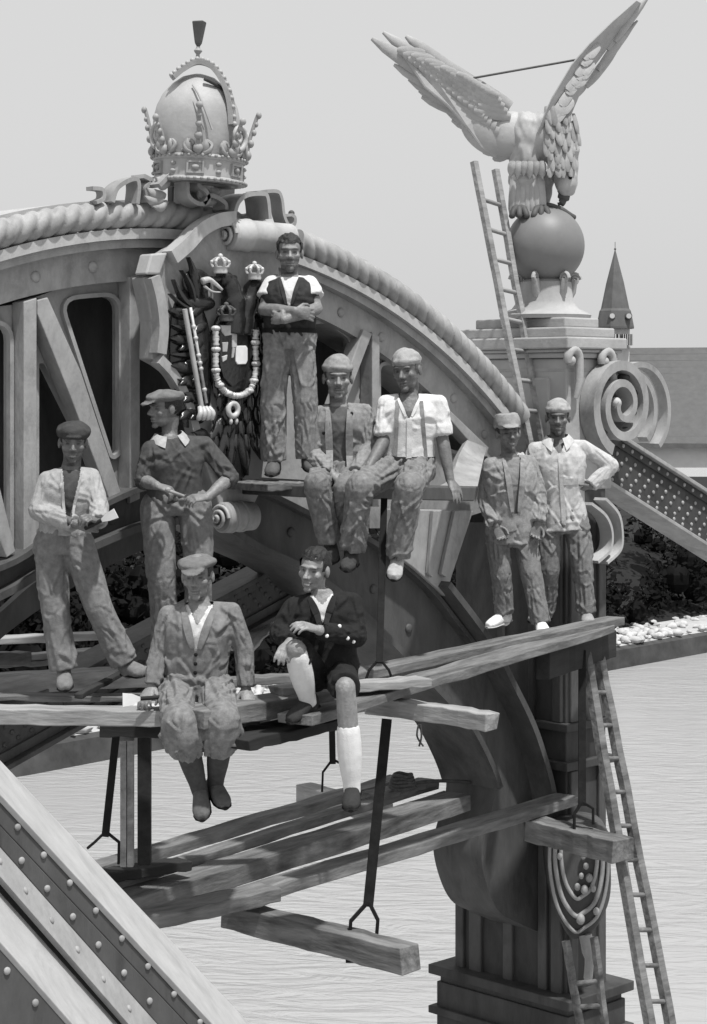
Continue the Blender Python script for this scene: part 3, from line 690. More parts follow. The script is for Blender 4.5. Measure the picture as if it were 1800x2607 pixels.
# coil of rope and a hanging end
b = MB()
rc = at(1025, 2010, z=-2.99)
for i in range(5):
    r = .10 - .008 * i; b.tube([rc + Vector((r * math.cos(a), r * math.sin(a) * 1.0, .02 + i * .022 + .006 * math.sin(3 * a + i))) for a in [2 * math.pi * k / 22 for k in range(22)]], .014, 7, closed=True)
b.tube(spline([rc + Vector((.1, 0, .03)), rc + Vector((.3, -.05, .03)), rc + Vector((.55, -.12, .0)), rc + Vector((.75, -.1, -.05))], 5), .014, 7)
tag(b.build('rope_coil', M['rope'], smooth=60, loc=rc), 'coil of dark rope lying on the lower planks by the pier', 'rope')
b = MB(); q = cam(1068, 1845, 12.2)
for dx in (-6, 5): b.tube(spline([q + RT * dx * .001, cam(1068 + dx, 1875, 12.2), cam(1072 - dx, 1900, 12.2)], 5), .006, 6)
b.tube(spline([cam(1030, 1800, 12.1), cam(1068, 1822, 12.15), cam(1100, 1790, 12.1)], 5), .008, 6)
tag(b.build('rope_end', M['rope'], smooth=60, loc=q), 'frayed rope end dangling below the jutting beam', 'rope')

# ------------------------------------------------------------------ foreground girder
fg = thing('riveted_girder', tuple(at(250, 2300, y=5.0)), 'close riveted girder crossing the lower left corner', 'girder', 'sloping riveted girders')
LN = {'O': (1935, 1.055), 'A': (2021, 1.083), 'B': (2101, 1.063), 'C': (2156, 1.125), 'D': (2231, 1.150), 'E': (2272, 1.116), 'F': (2397, 1.135), 'G': (2620, 1.15)}
def lp(k, x, y): y0, s = LN[k]; return at(x, y0 + s * x, y=y)
def fstrip(name, k0, y0, k1, y1, th, mat):
    xs = [-260 + 1060 * i / 12 for i in range(13)]
    b = MB(); b.rings([[lp(k0, x, y0), lp(k1, x, y1), lp(k1, x, y1) + Vector(th), lp(k0, x, y0) + Vector(th)] for x in xs]); return b.build(name, mat, fg, bevel=.003)
fstrip('top_flange', 'O', 5.36, 'A', 5.0, (0, .01, -.022), M['paint_light'])  # lighter grey than the side plates paints light onto this upward face
fstrip('side_plate', 'A', 5.014, 'B', 5.014, (0, .03, 0), M['paint_mid'])
fstrip('angle_leg', 'B', 5.0, 'C', 5.0, (0, .03, 0), M['paint_mid'])
fstrip('bent_leg', 'C', 4.995, 'D', 4.92, (0, .03, -.01), M['paint'])
fstrip('inner_web', 'D', 5.02, 'E', 5.03, (0, .02, 0), M['inner'])  # shadow between the flanges, put into the plate colour
fstrip('lower_flange', 'E', 4.97, 'F', 4.70, (0, .01, -.02), M['paint_light'])  # upward face again, its light painted in by the paler grey
fstrip('lower_plate', 'F', 4.71, 'G', 4.71, (0, .03, 0), M['paint_mid'])
nb = (lp('C', 0, 4.995) - lp('D', 0, 4.92)).cross(lp('C', 300, 4.995) - lp('C', 0, 4.995)).normalized(); nb = nb if nb.y < 0 else -nb
for i in range(-3, 12):
    rivet(fg, at(45 + 66.3 * i, 2106 + 70.8 * i, y=5.012), (0, -1, 0), .0112, M['paint'], 'rivet_head')
    rivet(fg, at(55 + 65.2 * i, 2191 + 71.5 * i, y=4.998), (0, -1, 0), .0112, M['paint'], 'rivet_head')
    k = 45 + 66.0 * i; p = lp('C', k + 20, 4.995).lerp(lp('D', k + 20, 4.92), .5); rivet(fg, p, nb, .0115, M['paint'], 'rivet_head')
    rivet(fg, at(18 + 72 * i, 2472 + 81 * i, y=4.708), (0, -1, 0), .0112, M['paint'], 'rivet_head')

# ------------------------------------------------------------------ coat of arms on the crown of the arch
YC = 9.80
coa = thing('coat_of_arms', tuple(at(570, 1300, y=YC)), 'carved cartouche with black double-headed eagle and gilt chain on the arch crown', 'coat of arms')
def A2(px, py, o=0.0): return at(px, py, y=YC - o)
body = [(700, 600), (640, 565), (548, 556), (500, 580), (465, 618), (421, 645), (398, 700), (366, 706), (388, 818), (386, 914), (412, 928), (458, 962), (495, 1068), (512, 1150), (540, 1230), (560, 1290), (640, 1300), (664, 1250), (680, 1100), (700, 950), (712, 800), (712, 700)]
MB().prism([A2(*p) for p in body], (0, .13, 0)).build('shield_plate', M['paint'], coa, bevel=.01)
def ribbon(path, w, th, name, mat, parent, smooth=50, n=5, up=(0, -1, 0), taper=None, flip=False):
    p = spline(path, n); m = len(p); b = MB()
    rad = [1.0] * m if taper is None else [taper(i / (m - 1)) for i in range(m)]
    b.tube(p, rad, sec=[(w, th), (-w, th), (-w, -th), (w, -th)] if flip else [(th, w), (-th, w), (-th, -w), (th, -w)], up=up); return b.build(name, mat, parent, smooth=smooth)
ribbon([A2(x, y, .03) for x, y in [(590, 556), (548, 562), (505, 585), (470, 622), (432, 655)]], .045, .05, 'rim', M['paint_light'], coa)
ribbon([A2(x, y, .03) for x, y in [(386, 705), (400, 760), (408, 830), (402, 900)]], .038, .04, 'rim', M['paint'], coa)
ribbon([A2(x, y, .03) for x, y in [(400, 915), (436, 955), (470, 1020), (490, 1090), (508, 1160)]], .03, .04, 'rim', M['paint'], coa)
MB().prism([A2(x, y, .045) for x, y in [(386, 646), (428, 643), (408, 699), (372, 698)]], (0, .12, 0)).build('ear', M['paint_light'], coa, bevel=.012)
def roll(px, py, r, px1, py1, nm, mat):
    c = A2(px, py, .02); e = at(px1, py1, y=YC - .02); e.z = c.z; L = (e - c).length; ax = (e - c).normalized()
    b = MB(); pr = [(r * .9, 0), (r, .01), (r, L * .25), (r * 1.05, L * .27), (r * 1.05, L * .31), (r * .97, L * .33), (r * .97, L * .58), (r * 1.03, L * .6), (r * 1.03, L * .66), (r * .95, L * .68), (r * .95, L)]
    b.lathe(c, pr, 32, ax); o = b.build(nm, mat, coa, smooth=40)
    b = MB(); pth = []
    for i in range(48):
        th = i * .30; q = r * .84 * (1 - i / 52); pth.append(c - ax * (.006 + .0008 * i) + Vector((0, -1, 0)) * q * math.cos(th) + UP * q * math.sin(th))
    b.tube(pth, [r * .13] * 48, 7); b.ball(c - ax * .03, r * .2, 10, 7); b.build('spiral', M['paint_light'], o, smooth=60)
roll(581, 596, .105, 735, 596, 'top_roll', M['paint_light']); roll(562, 1318, .100, 640, 1312, 'bottom_roll', M['paint'])
# the eagle in relief
def blade_into(b, root, tip, wd, nrm, th=.02, curve=0.0, prof=(.55, .85, 1, 1, .95, .8, .5, .12)):
    root, tip, nrm = Vector(root), Vector(tip), Vector(nrm).normalized(); u = (tip - root); L = u.length; u = u / L
    s = nrm.cross(u).normalized(); rs = []; m = len(prof)
    for i, p in enumerate(prof):
        f = i / (m - 1); c = root + u * L * f + s * curve * math.sin(math.pi * f) + nrm * th * .4 * math.sin(math.pi * f)
        w = wd * p; rs.append([c + s * w, c + s * w * .45 + nrm * th, c - s * w * .45 + nrm * th, c - s * w, c - s * w * .4 - nrm * th * .4, c + s * w * .4 - nrm * th * .4])
    b.rings(rs)
NY = (0, -1, 0)
for rt, tp_, wd, cv in [((500, 775), (476, 655), .034, -.02), ((492, 780), (458, 688), .020, -.02), ((490, 785), (438, 712), .026, .03), ((490, 790), (429, 748), .016, .02),
                        ((520, 775), (500, 700), .03, -.01), ((490, 800), (426, 792), .045, .0), ((492, 850), (428, 826), .022, .0), ((495, 868), (428, 862), .042, .0), ((500, 905), (428, 902), .024, 0), ((500, 940), (430, 930), .044, .0), ((505, 985), (446, 965), .032, .0), ((510, 1020), (462, 1000), .040, .0), ((520, 1065), (474, 1045), .036, 0), ((528, 1110), (488, 1100), .04, 0),
                        ((560, 1060), (512, 1140), .035, .02), ((575, 1080), (540, 1190), .036, .015), ((590, 1090), (578, 1215), .036, 0), ((605, 1090), (625, 1210), .036, 0), ((625, 1070), (665, 1170), .035, -.015),
                        ((650, 790), (700, 700), .035, .02), ((660, 820), (705, 780), .03, 0), ((660, 870), (702, 850), .034, 0), ((660, 930), (698, 915), .034, 0), ((655, 985), (690, 990), .034, 0), ((650, 1040), (682, 1060), .034, 0)]:
    b = MB(); blade_into(b, A2(*rt, .05), A2(*tp_, .05), wd, NY, .03, cv); b.build('feather', M['black_enamel'], coa, smooth=60)
b = MB()
def reli(b, x, y, wx, hz, dy=.05, o=.03): c = A2(x, y, o); b.ell(c, (wx, 0, 0), (0, dy, 0), (0, 0, hz), 20, 12)
reli(b, 507, 772, .125, .055, .07); reli(b, 505, 900, .10, .30, .05); reli(b, 592, 910, .21, .34, .06); reli(b, 660, 900, .09, .28, .05); reli(b, 590, 1080, .11, .13, .05); reli(b, 508, 1000, .09, .2, .04); reli(b, 470, 880, .13, .36, .03); reli(b, 480, 1010, .12, .2, .03); reli(b, 590, 1150, .17, .22, .03); reli(b, 655, 1020, .10, .26, .03); reli(b, 500, 720, .12, .09, .03)
b.tube(spline([A2(588, 850, .05), A2(594, 800, .06), A2(592, 750, .07), A2(578, 716, .07), A2(560, 708, .07)], 5), [.09] * 5 + [.08] * 5 + [.065] * 5 + [.055] * 5 + [.05], 12)
b.tube(spline([A2(612, 850, .05), A2(622, 800, .06), A2(636, 760, .07), A2(645, 732, .07), A2(660, 726, .07)], 5), [.08] * 5 + [.07] * 5 + [.062] * 5 + [.055] * 5 + [.05], 12)
b.tube([A2(535, 712, .06), A2(600, 708, .08)], .02, 8)
b.build('eagle_body', M['black_enamel'], coa, smooth=180)
rs = random.Random(23)
for row in range(9):         # short breast and leg feathers in relief
    for k in range(5):
        x = 548 + k * 26 + (row % 2) * 12; y = 850 + row * 34
        if abs(x - 600) < 42 and y < 1000: continue
        b = MB(); blade_into(b, A2(x, y - 16, .075), A2(x + rs.uniform(-7, 7), y + 26, .085), .024, NY, .014); b.build('feather', M['black_enamel'], coa, smooth=60)
for row in range(7):
    for k in range(2):
        x = 468 + k * 26 + (row % 2) * 8; y = 790 + row * 44; b = MB(); blade_into(b, A2(x + 22, y - 8, .06), A2(x - 14, y + 14, .075), .03, NY, .016); b.build('feather', M['black_enamel'], coa, smooth=60)
for pth, w in (([(516, 716), (532, 712), (548, 722), (566, 738)], .024), ([(520, 728), (540, 742), (562, 744)], .010), ([(690, 735), (676, 730), (664, 742)], .02)):
    b = MB(); p = spline([A2(x, y, .13) for x, y in pth], 5); m = len(p); b.tube(p, [w * (1 - .7 * i / m) for i in range(m)], 8); b.build('beak', M['gilt'], coa, smooth=180)
for cx_, cy_, s in ((561, 696, .82), (648, 712, .78), (576, 818, .8)):     # small crowns
    c = A2(cx_, cy_, .12); b = MB(); mt = M['gilt'] if cy_ < 800 else M['paint_mid']
    b.lathe(c, [(.055 * s, 0), (.058 * s, .012), (.056 * s, .04 * s), (.064 * s, .05 * s), (.05 * s, .055 * s)], 18)
    for k in range(6):
        a = k * math.pi / 3 + .3; dv = Vector((math.cos(a), math.sin(a), 0)); b.tube(spline([c + dv * .058 * s + UP * .05 * s, c + dv * .07 * s + UP * .085 * s, c + dv * .03 * s + UP * .118 * s, c + UP * .11 * s], 4), .011 * s, 6); b.ball(c + dv * .066 * s + UP * .09 * s, .016 * s, 7, 5)
    b.ball(c + UP * .135 * s, .022 * s, 8, 6); b.build('small_crown', mt, coa, smooth=50)
# inner shield, its bearings, the collar chain and its pendant
MB().prism([A2(x, y, .105) for x, y in [(561, 826), (606, 826), (630, 830), (632, 930), (620, 965), (592, 985), (570, 962), (561, 930)]], (0, .06, 0)).build('inner_shield', M['black_enamel'], coa, bevel=.006)
for pts, mt in (([(563, 828), (604, 828), (604, 885), (592, 885), (592, 852), (575, 856), (566, 846)], 'gilt'), ([(602, 880), (627, 880), (631, 886), (631, 918), (627, 927), (606, 928), (601, 920)], 'paper'),
                ([(567, 872), (582, 870), (579, 896), (568, 896)], 'paint_light'), ([(566, 908), (580, 903), (578, 916), (568, 922)], 'gilt'), ([(593, 884), (600, 886), (596, 910), (591, 912)], 'paint_light')):
    MB().prism([A2(x, y, .114) for x, y in pts], (0, .02, 0)).build('charge', M[mt], coa, bevel=.004)
ch = spline([A2(x, y, .125) for x, y in [(549, 830), (550, 880), (549, 935), (556, 975), (578, 1000), (604, 1008), (632, 998), (645, 975), (652, 935), (650, 880), (652, 840)]], 12)
for i in range(0, len(ch) - 4, 4):
    b = MB(); a, c = ch[i], ch[min(len(ch) - 1, i + 4)]
    big = (i // 4) % 3 == 0
    if big: b.ell((a + c) / 2, RT * .032, FW * .024, UP * .020, 10, 7); b.ell((a + c) / 2 - FW * .02, RT * .012, FW * .012, UP * .012, 8, 6)
    else: b.tube([a, a.lerp(c, .15), a.lerp(c, .5), a.lerp(c, .85), c], [.020, .023, .016, .023, .020], 8)
    b.build('chain_link', M['gilt'], coa, smooth=60)
b = MB(); pc = A2(593, 1043, .12); b.tube([pc + Vector((.042 * math.cos(a), 0, .042 * math.sin(a))) for a in [2 * math.pi * k / 20 for k in range(20)]], .019, 8, closed=True)
b.tube([pc + UP * .06, pc + UP * .04], .012, 6)
for dx in (-.018, .03): b.ell(pc + Vector((dx, 0, -.075)), (.014, 0, 0), (0, .014, 0), (0, 0, .022), 8, 6)
b.build('pendant', M['gilt'], coa, smooth=180)
b = MB(); b.tube([A2(470, 787, .12), A2(515, 1048, .12)], .0165, 8); b.build('sword', M['paint_light'], coa, smooth=60)
b = MB(); b.tube([A2(485, 783, .12), A2(526, 1026, .12)], .010, 8)
for f in (.2, .32, .5, .58, .64, .86): b.ball(A2(485, 783, .12).lerp(A2(526, 1026, .12), f), .017, 8, 6)
b.build('sceptre', M['gilt'], coa, smooth=180)
b = MB(); q = A2(518, 1050, .12)
for k in range(4): b.tube(spline([q + Vector((-.03 + .025 * k, 0, .03)), q + Vector((-.05 + .035 * k, -.03, -.005)), q + Vector((-.055 + .036 * k, -.01, -.05))], 4), [.018] * 8 + [.006], 7)
b.build('claw', M['gilt'], coa, smooth=180)

# ------------------------------------------------------------------ scrolling straps under the crown
st = thing('strapwork', tuple(at(470, 520, y=9.85)), 'curling metal ribbons and leaves on the arch crest under the crown', 'ornament')
def B2(px, py, o=0.0): return at(px, py, y=9.87 + o)
taper = lambda t: 1.0
for pth, w, th, o in [([(238, 516), (256, 506), (254, 484), (228, 480)], .035, .012, .1), ([(273, 516), (284, 482), (312, 462), (334, 458), (340, 478), (336, 520)], .06, .014, .1),
                      ([(362, 516), (356, 480), (372, 464), (350, 450)], .07, .014, .1), ([(392, 474), (424, 444), (448, 440), (462, 462), (466, 500), (492, 520), (516, 514), (512, 490), (492, 474), (508, 458), (542, 462)], .06, .014, 0.0),
                      ([(505, 520), (520, 500), (540, 505), (560, 520), (562, 535)], .06, .014, .0), ([(570, 548), (580, 518), (602, 500), (640, 496), (654, 506), (660, 560)], .11, .014, .0),
                      ([(640, 492), (690, 488), (704, 506), (710, 548), (722, 574), (736, 572), (738, 556), (730, 548)], .055, .012, .05)]:
    ribbon([B2(x, y, o) for x, y in pth], w, th, 'ribbon', M['paint'], st, 50, 6, flip=True)
for c, r in (((742, 543), .022),):
    b = MB(); b.ball(B2(*c, .05), r, 10, 7); b.build('bud', M['paint_mid'], st, smooth=180)
for rt, tp_, wd in [((420, 500), (372, 480), .04), ((415, 510), (366, 500), .035), ((425, 515), (385, 525), .03), ((430, 470), (395, 452), .04), ((545, 470), (500, 462), .035), ((560, 490), (520, 470), .035), ((530, 500), (500, 480), .04), ((555, 510), (505, 500), .03)]:
    b = MB(); blade_into(b, B2(*rt), B2(*tp_), wd, (-.3, -1, 0), .02, .02); b.build('leaf', M['paint'], st, smooth=60)
for x0, x1, y0, y1 in ((430, 470, 462, 530),):
    b = MB(); b.prism([B2(472, 462, .08), B2(500, 462, .08), B2(498, 530, .08), B2(470, 530, .08)], (0, .12, 0)); b.build('support', M['paint_light'], st, bevel=.01)
    b = MB(); b.prism([B2(440, 462, .3), B2(600, 470, .3), B2(596, 540, .3), B2(440, 530, .3)], (0, .06, 0)); b.build('support', M['paint_mid'], st, bevel=.01)

# ------------------------------------------------------------------ imperial crown
CD = 12.95; CM = CD / F; CC = cam(505, 470, CD); TA = (UP + RT * .045 + FW * .0).normalized()
cr = thing('imperial_crown', tuple(CC), 'big metal crown with pearls and tall finial crowning the arch', 'crown')
ca = (RT - TA * RT.dot(TA)).normalized(); cb = TA.cross(ca).normalized(); cb = cb if cb.dot(FW) > 0 else -cb
def K(r, a, h): return CC + (ca * math.cos(a) + cb * math.sin(a)) * r + TA * h
def klathe(prof, n=48, sh=0.0):
    b = MB(); b.rings([[K(r, 2 * math.pi * k / n, h) + RT * sh for k in range(n)] for r, h in prof]); return b
klathe([(.27, .0), (.298, .0), (.305, .012), (.300, .024), (.288, .03), (.288, .135), (.300, .142), (.306, .155), (.300, .168), (.285, .172), (.262, .172), (.262, .0)]).build('band', M['statue'], cr, smooth=35)
klathe([(.262, .15), (.276, .24), (.284, .33), (.280, .42), (.262, .50), (.230, .57), (.182, .635), (.12, .685), (.05, .71), (.006, .715)], 48, -.028).build('cap', M['statue'], cr, smooth=60)
b = MB()
for h_, r_, n_ in ((.158, .308, 44), (.012, .308, 44), (.186, .286, 30)):
    for k in range(n_): b.ball(K(r_, 2 * math.pi * k / n_, h_), .0115, 7, 5)
b.build('bead_row', M['paint'], cr, smooth=180)['kind'] = 'stuff'
for k in range(16):          # small upright leaves between the fleurons
    a = 2 * math.pi * k / 16 + .2; o = ca * math.cos(a) + cb * math.sin(a); b = MB(); blade_into(b, K(.284, a, .165), K(.300, a, .26), .030, o, .016); b.build('leaf', M['paint'], cr, smooth=60)
klathe([(.20, .0), (.20, .03), (.05, .04)]).build('lining', M['paint_mid'], cr)
for k in range(12):
    a = 2 * math.pi * k / 12 - math.pi / 2; o = ca * math.cos(a) + cb * math.sin(a); tn = -ca * math.sin(a) + cb * math.cos(a)
    b = MB(); c = K(.290, a, .083)
    if k % 2 == 0:
        for s in (-1, 1): b.box(c + tn * s * .05, tn * .006, o * .010, TA * .040); b.box(c + TA * s * .034, tn * .050, o * .0095, TA * .006)
        b.ell(c, tn * .026, o * .022, TA * .018, 10, 7)
    else:
        for s in (-1, 1): b.ell(c + TA * s * .024, tn * .020, o * .018, TA * .014, 8, 6)
    b.build('jewel', M['paint'], cr, smooth=50)
for k in range(8):
    a = 2 * math.pi * k / 8 - math.pi / 2 + .04; o = ca * math.cos(a) + cb * math.sin(a); tn = -ca * math.sin(a) + cb * math.cos(a)
    tall = .30 if k % 2 == 0 else .22; b = MB(); lean = .09 if k % 2 else .07
    p0 = K(.292, a, .165); p1 = K(.292 + lean * .4, a, .165 + tall * .5); p2 = K(.292 + lean, a, .165 + tall)
    b.tube(spline([p0, p1, p2], 5), [.020] * 3 + [.013] * 7 + [.012], 7)
    for f, r in ((.12, .034), (.38, .027), (.62, .022), (.8, .018), (1.0, .024)): b.ell(p0.lerp(p2, f) + o * .008, tn * r, o * r * .8, TA * r, 9, 6)
    for s in (-1, 1):
        b.tube(spline([p0 + tn * s * .02, p0 + tn * s * .07 + TA * .02 + o * .01, p0 + tn * s * .085 + TA * .06, p0 + tn * s * .05 + TA * .085, p0 + tn * s * .03 + TA * .06], 5), .013, 6)
    b.build('fleuron', M['paint'], cr, smooth=60)
for k in range(4):           # big C scrolls between fleurons
    a = -math.pi / 2 + R(-62 + 120 * (k % 2) + 180 * (k // 2)); tn = -ca * math.sin(a) + cb * math.cos(a); o = ca * math.cos(a) + cb * math.sin(a); c = K(.285, a, .30)
    b = MB(); pth = []
    for i in range(30):
        th = -1.6 + i * .30; r = .085 * (1 - i / 36); pth.append(c + tn * r * math.cos(th) * (1 if k % 2 else -1) + TA * r * math.sin(th) + o * .02)
    b.tube(pth, [.02 * (1 - i / 60) for i in range(30)], 7); b.build('curl', M['statue'], cr, smooth=60)
ap = spline([cam(x, y, CD + o) for x, y, o in [(440, 198, -.16), (468, 175, -.14), (503, 158, -.12), (540, 170, -.12), (568, 205, -.14), (586, 255, -.15), (592, 318, -.15)]], 6)
b = MB(); b.tube(ap, 1.0, sec=[(.016, .045), (-.016, .045), (-.016, -.045), (.016, -.045)], up=UP); b.build('arch_band', M['paint'], cr, smooth=40)
b = MB()
for i in range(0, len(ap), 2):
    for s in (-1, 1): b.ball(ap[i] + (ap[i] - K(0, 0, .3)).normalized() * .018 + RT * 0 + FW * s * .02 - FW * .0, .015, 8, 6)
b.build('pearl', M['statue'], cr, smooth=180)['kind'] = 'stuff'
b = MB(); b.tube(spline([cam(520, 200, CD - .20), cam(548, 214, CD - .17), cam(572, 232, CD - .1)], 5), .013, 6); b.build('cleft_shadow', M['paint_dark'], cr, smooth=60)  # dark tube painting the shadow line of the slit
b = MB(); b.tube(spline([cam(490, 216, CD - .22), cam(505, 240, CD - .265), cam(522, 280, CD - .29), cam(540, 330, CD - .29)], 5), .006, 6); b.tube(spline([cam(492, 258, CD - .26), cam(505, 290, CD - .29), cam(520, 330, CD - .29)], 5), .005, 6); b.build('seam', M['paint'], cr, smooth=60)
fc = cam(503, 156, CD); b = MB()
b.lathe(fc, [(.03, 0), (.014, .02), (.012, .045), (.024, .06), (.028, .068), (.014, .085), (.012, .095)], 14, TA); b.build('finial_stem', M['paint'], cr, smooth=40)
b = MB(); sq4 = lambda h, r: [fc + TA * h + (RT * math.cos(x) + FW * math.sin(x)) * r for x in [R(30) + k * math.pi / 2 for k in range(4)]]
b.rings([sq4(.095, .012), sq4(.115, .026), sq4(.13, .03), sq4(.25, .052), sq4(.258, .05)]); b.build('finial', M['paint_mid'], cr, bevel=.004)

# ------------------------------------------------------------------ the eagle
ED = BALL.dot(FW) ; EM = ED / F
def E(px, py, o=0.0): return cam(px, py, ED + o)
eg = thing('eagle_statue', tuple(BALL + UP * BR), 'large pale metal eagle with raised wings bowing its head on the ball', 'statue')
CN = -FW
b = MB()
def elp(x, y, o, rx, ry, rd, n=24, m=16, tilt=0.0):
    u = RT * math.cos(tilt) + UP * math.sin(tilt); v = -RT * math.sin(tilt) + UP * math.cos(tilt); b.ell(E(x, y, o), u * rx * EM, FW * rd, v * ry * EM, n, m)
elp(1338, 395, 0, 44, 72, .15); elp(1342, 345, 0, 46, 62, .16, tilt=.2); elp(1392, 345, 0, 56, 66, .18); elp(1425, 390, 0, 36, 55, .14)
b.tube(spline([E(1270, 345, .02), E(1320, 345, 0), E(1360, 360, 0)], 5), [.10] * 5 + [.14] * 6, 14); b.tube(spline([E(1440, 262, .05), E(1412, 310, .02), E(1385, 350, 0)], 5), [.07] * 5 + [.12] * 6, 14)
b.tube(spline([E(1405, 330), E(1432, 390), E(1440, 430), E(1437, 465)], 5), [.17] * 3 + [.14] * 4 + [.11] * 4 + [.095] * 4 + [.085], 16)
elp(1442, 462, -.02, 29, 40, .095); elp(1446, 448, -.06, 24, 20, .05)
b.tube(spline([E(1332, 440), E(1340, 490), E(1342, 520)], 4), [.13] * 3 + [.09] * 4 + [.06] * 2, 14)
b.tube(spline([E(1385, 440, .1), E(1392, 490, .1), E(1380, 530, .08)], 4), [.08] * 3 + [.05] * 4 + [.035] * 2, 12)
tm = remesh(b, .012, 14, 'torso', ROOT[eg.name]); tc = coords(tm); setco(tm, tc + normals(tm) * ((vnoise(tc * np.array([26., 26., 14.]), 3) - .5) * .02)[:, None]); link('torso', tm, M['statue'], eg)
b = MB(); p = spline([E(1438, 478), E(1436, 498), E(1430, 516), E(1420, 520)], 5); b.tube(p, [.060] * 4 + [.050] * 4 + [.032] * 4 + [.014] * 4, 10); b.build('beak', M['paint_mid'], eg, smooth=180)
b = MB(); b.ball(E(1452, 452, -.11), .016, 8, 6); b.build('eye', M['iron'], eg, smooth=180)
rs = random.Random(11)
for row in range(8):          # neck and breast feathers
    y = 288 + row * 19
    for k in range(6):
        x = 1396 + k * 14 + (row % 2) * 8 + max(0, row - 5) * 4 + rs.uniform(-5, 5)
        if x > 1475 - abs(row - 4) * 3: continue
        o = -.19 + ((x - 1400) / 75.0) ** 2 * .16 + rs.uniform(-.01, .01)
        b = MB(); blade_into(b, E(x - 4, y - 18, o + .02), E(x + rs.uniform(-9, 9), y + rs.uniform(24, 36), o - .012), rs.uniform(.024, .034), CN + RT * ((x - 1400) / 90.0), .012, prof=(.6, .9, 1, 1, 1, .95, .8, .4)); b.build('feather', M['paint'], eg, smooth=60)
for k in range(7):            # tail fan
    x0 = 1312 + k * 10; x1 = 1302 + k * 13.5
    b = MB(); blade_into(b, E(x0, 430, -.06), E(x1, 556 - abs(k - 3) * 2, -.07 - .004 * k), .036, CN, .02, prof=(.7, .9, 1, 1, 1, .95, .85, .4)); b.build('tail_feather', M['statue'], eg, smooth=60)
for k in range(6):
    b = MB(); blade_into(b, E(1305 + k * 15, 410, -.16), E(1300 + k * 16, 450 + (k % 2) * 6, -.13), .035, CN, .025); b.build('feather', M['statue'], eg, smooth=60)
# left wing
b = MB(); wl_ = [(1012, 122), (1080, 150), (1180, 198), (1290, 262), (1318, 330), (1300, 396), (1262, 402), (1225, 376), (1185, 322), (1140, 272), (1080, 222)]
b.prism([E(x, y, .02 - .10 * math.sin(max(0, min(1, (x - 1000) / 320)) * math.pi)) for x, y in wl_], FW * .05); b.build('wing', M['statue'], eg, bevel=.015)
elb = MB(); elb.ell(E(1256, 336, .0), (RT * .86 + UP * -.5) * 92 * EM, FW * .085, (RT * .5 + UP * .86) * 60 * EM, 28, 18); elb.ell(E(1300, 345, .0), RT * 60 * EM, FW * .11, UP * 62 * EM, 24, 16); elb.build('wing_shoulder', M['statue'], eg, smooth=180)
for tipp, root, wpx in [((946, 98), (1200, 250), 17), ((975, 82), (1200, 232), 15), ((1033, 92), (1225, 228), 17), ((1100, 142), (1265, 250), 18), ((1170, 186), (1300, 272), 18), ((1003, 164), (1210, 265), 16), ((1040, 201), (1222, 282), 16), ((1066, 231), (1232, 295), 13), ((1073, 247), (1240, 303), 13), ((1104, 258), (1250, 312), 14), ((1135, 282), (1262, 322), 15), ((1150, 306), (1270, 335), 14), ((1181, 330), (1280, 348), 15), ((1200, 362), (1290, 352), 15), ((1228, 388), (1296, 360), 15), ((1256, 408), (1304, 366), 15)]:
    f = (root[0] - 1200) / 110.0
    b = MB(); blade_into(b, E(*root, -.09), E(*tipp, .10 - .08 * f), wpx * 1.12 * EM, CN - UP * .15, .011, .015, prof=(.7, .9, 1, 1, 1, .92, .75, .25)); b.build('feather', M['statue'], eg, smooth=60)
for row, (q0, q1, ln, n_, wpx) in enumerate(((-34, .92, 92, 15, 13), (-8, .80, 74, 14, 12), (16, .68, 60, 13, 11), (40, .54, 46, 11, 10), (58, .40, 34, 8, 9))):     # covert rows, each lapping the one outside it
    for i in range(n_):
        sp = 60 + (q1 * 330 - 40) * (1 - i / (n_ - 1)); x = 1325 - .83 * sp + .56 * (q0 * -.6) ; y = 330 - .56 * sp - .83 * (q0 * -.6) * -1 * -1 + 0
        y = 322 - .60 * sp + (6 - row * 15) * (.35 + .65 * (1 - sp / 360))
        a = math.radians(20 + 22 * (1 - row / 4) * (sp / 330) * .0 + 8 * row); f = 1 - .35 * (sp / 330)
        o = -.105 - .012 * row + .09 * (sp / 330)
        b = MB(); blade_into(b, E(x + 14, y + 6, o - .012), E(x - ln * math.cos(a) * f, y - ln * math.sin(a) * f * .75 + 12, o), wpx * EM, CN - UP * .2, .008, .004, prof=(.6, .9, 1, 1, 1, 1, .85, .4)); b.build('feather', M['statue'], eg, smooth=60)
# right wing, seen almost edge-on and sweeping away in depth
prev = [(1398, 345, -.1), (1432, 262, -.12), (1478, 172, -.10), (1520, 120, -.05), (1575, 60, 0), (1628, 4, .05)]
b = MB(); ra = []
for (x, y, o), wd in zip(prev, (30, 28, 22, 20, 15, 7)): ra.append([E(x - wd, y - wd * .5, o - .06), E(x + wd * .9, y + wd * .62, o + .16), E(x + wd * .95, y + wd * .72, o + .14), E(x - wd, y - wd * .3, o - .10)])
b.rings(ra); b.build('wing', M['statue'], eg, smooth=40)
for tipp, root, wpx in [((1660, -22), (1565, 105), 13), ((1642, 2), (1545, 125), 13), ((1622, 52), (1522, 178), 13), ((1578, 117), (1492, 220), 15), ((1518, 173), (1462, 245), 16), ((1478, 215), (1440, 285), 16), ((1600, 20), (1500, 150), 13)]:
    b = MB(); blade_into(b, E(*root, .10), E(*tipp, .20), wpx * EM, CN * .8 - UP * .3 + RT * .3, .02, .01); b.build('feather', M['statue'], eg, smooth=60)
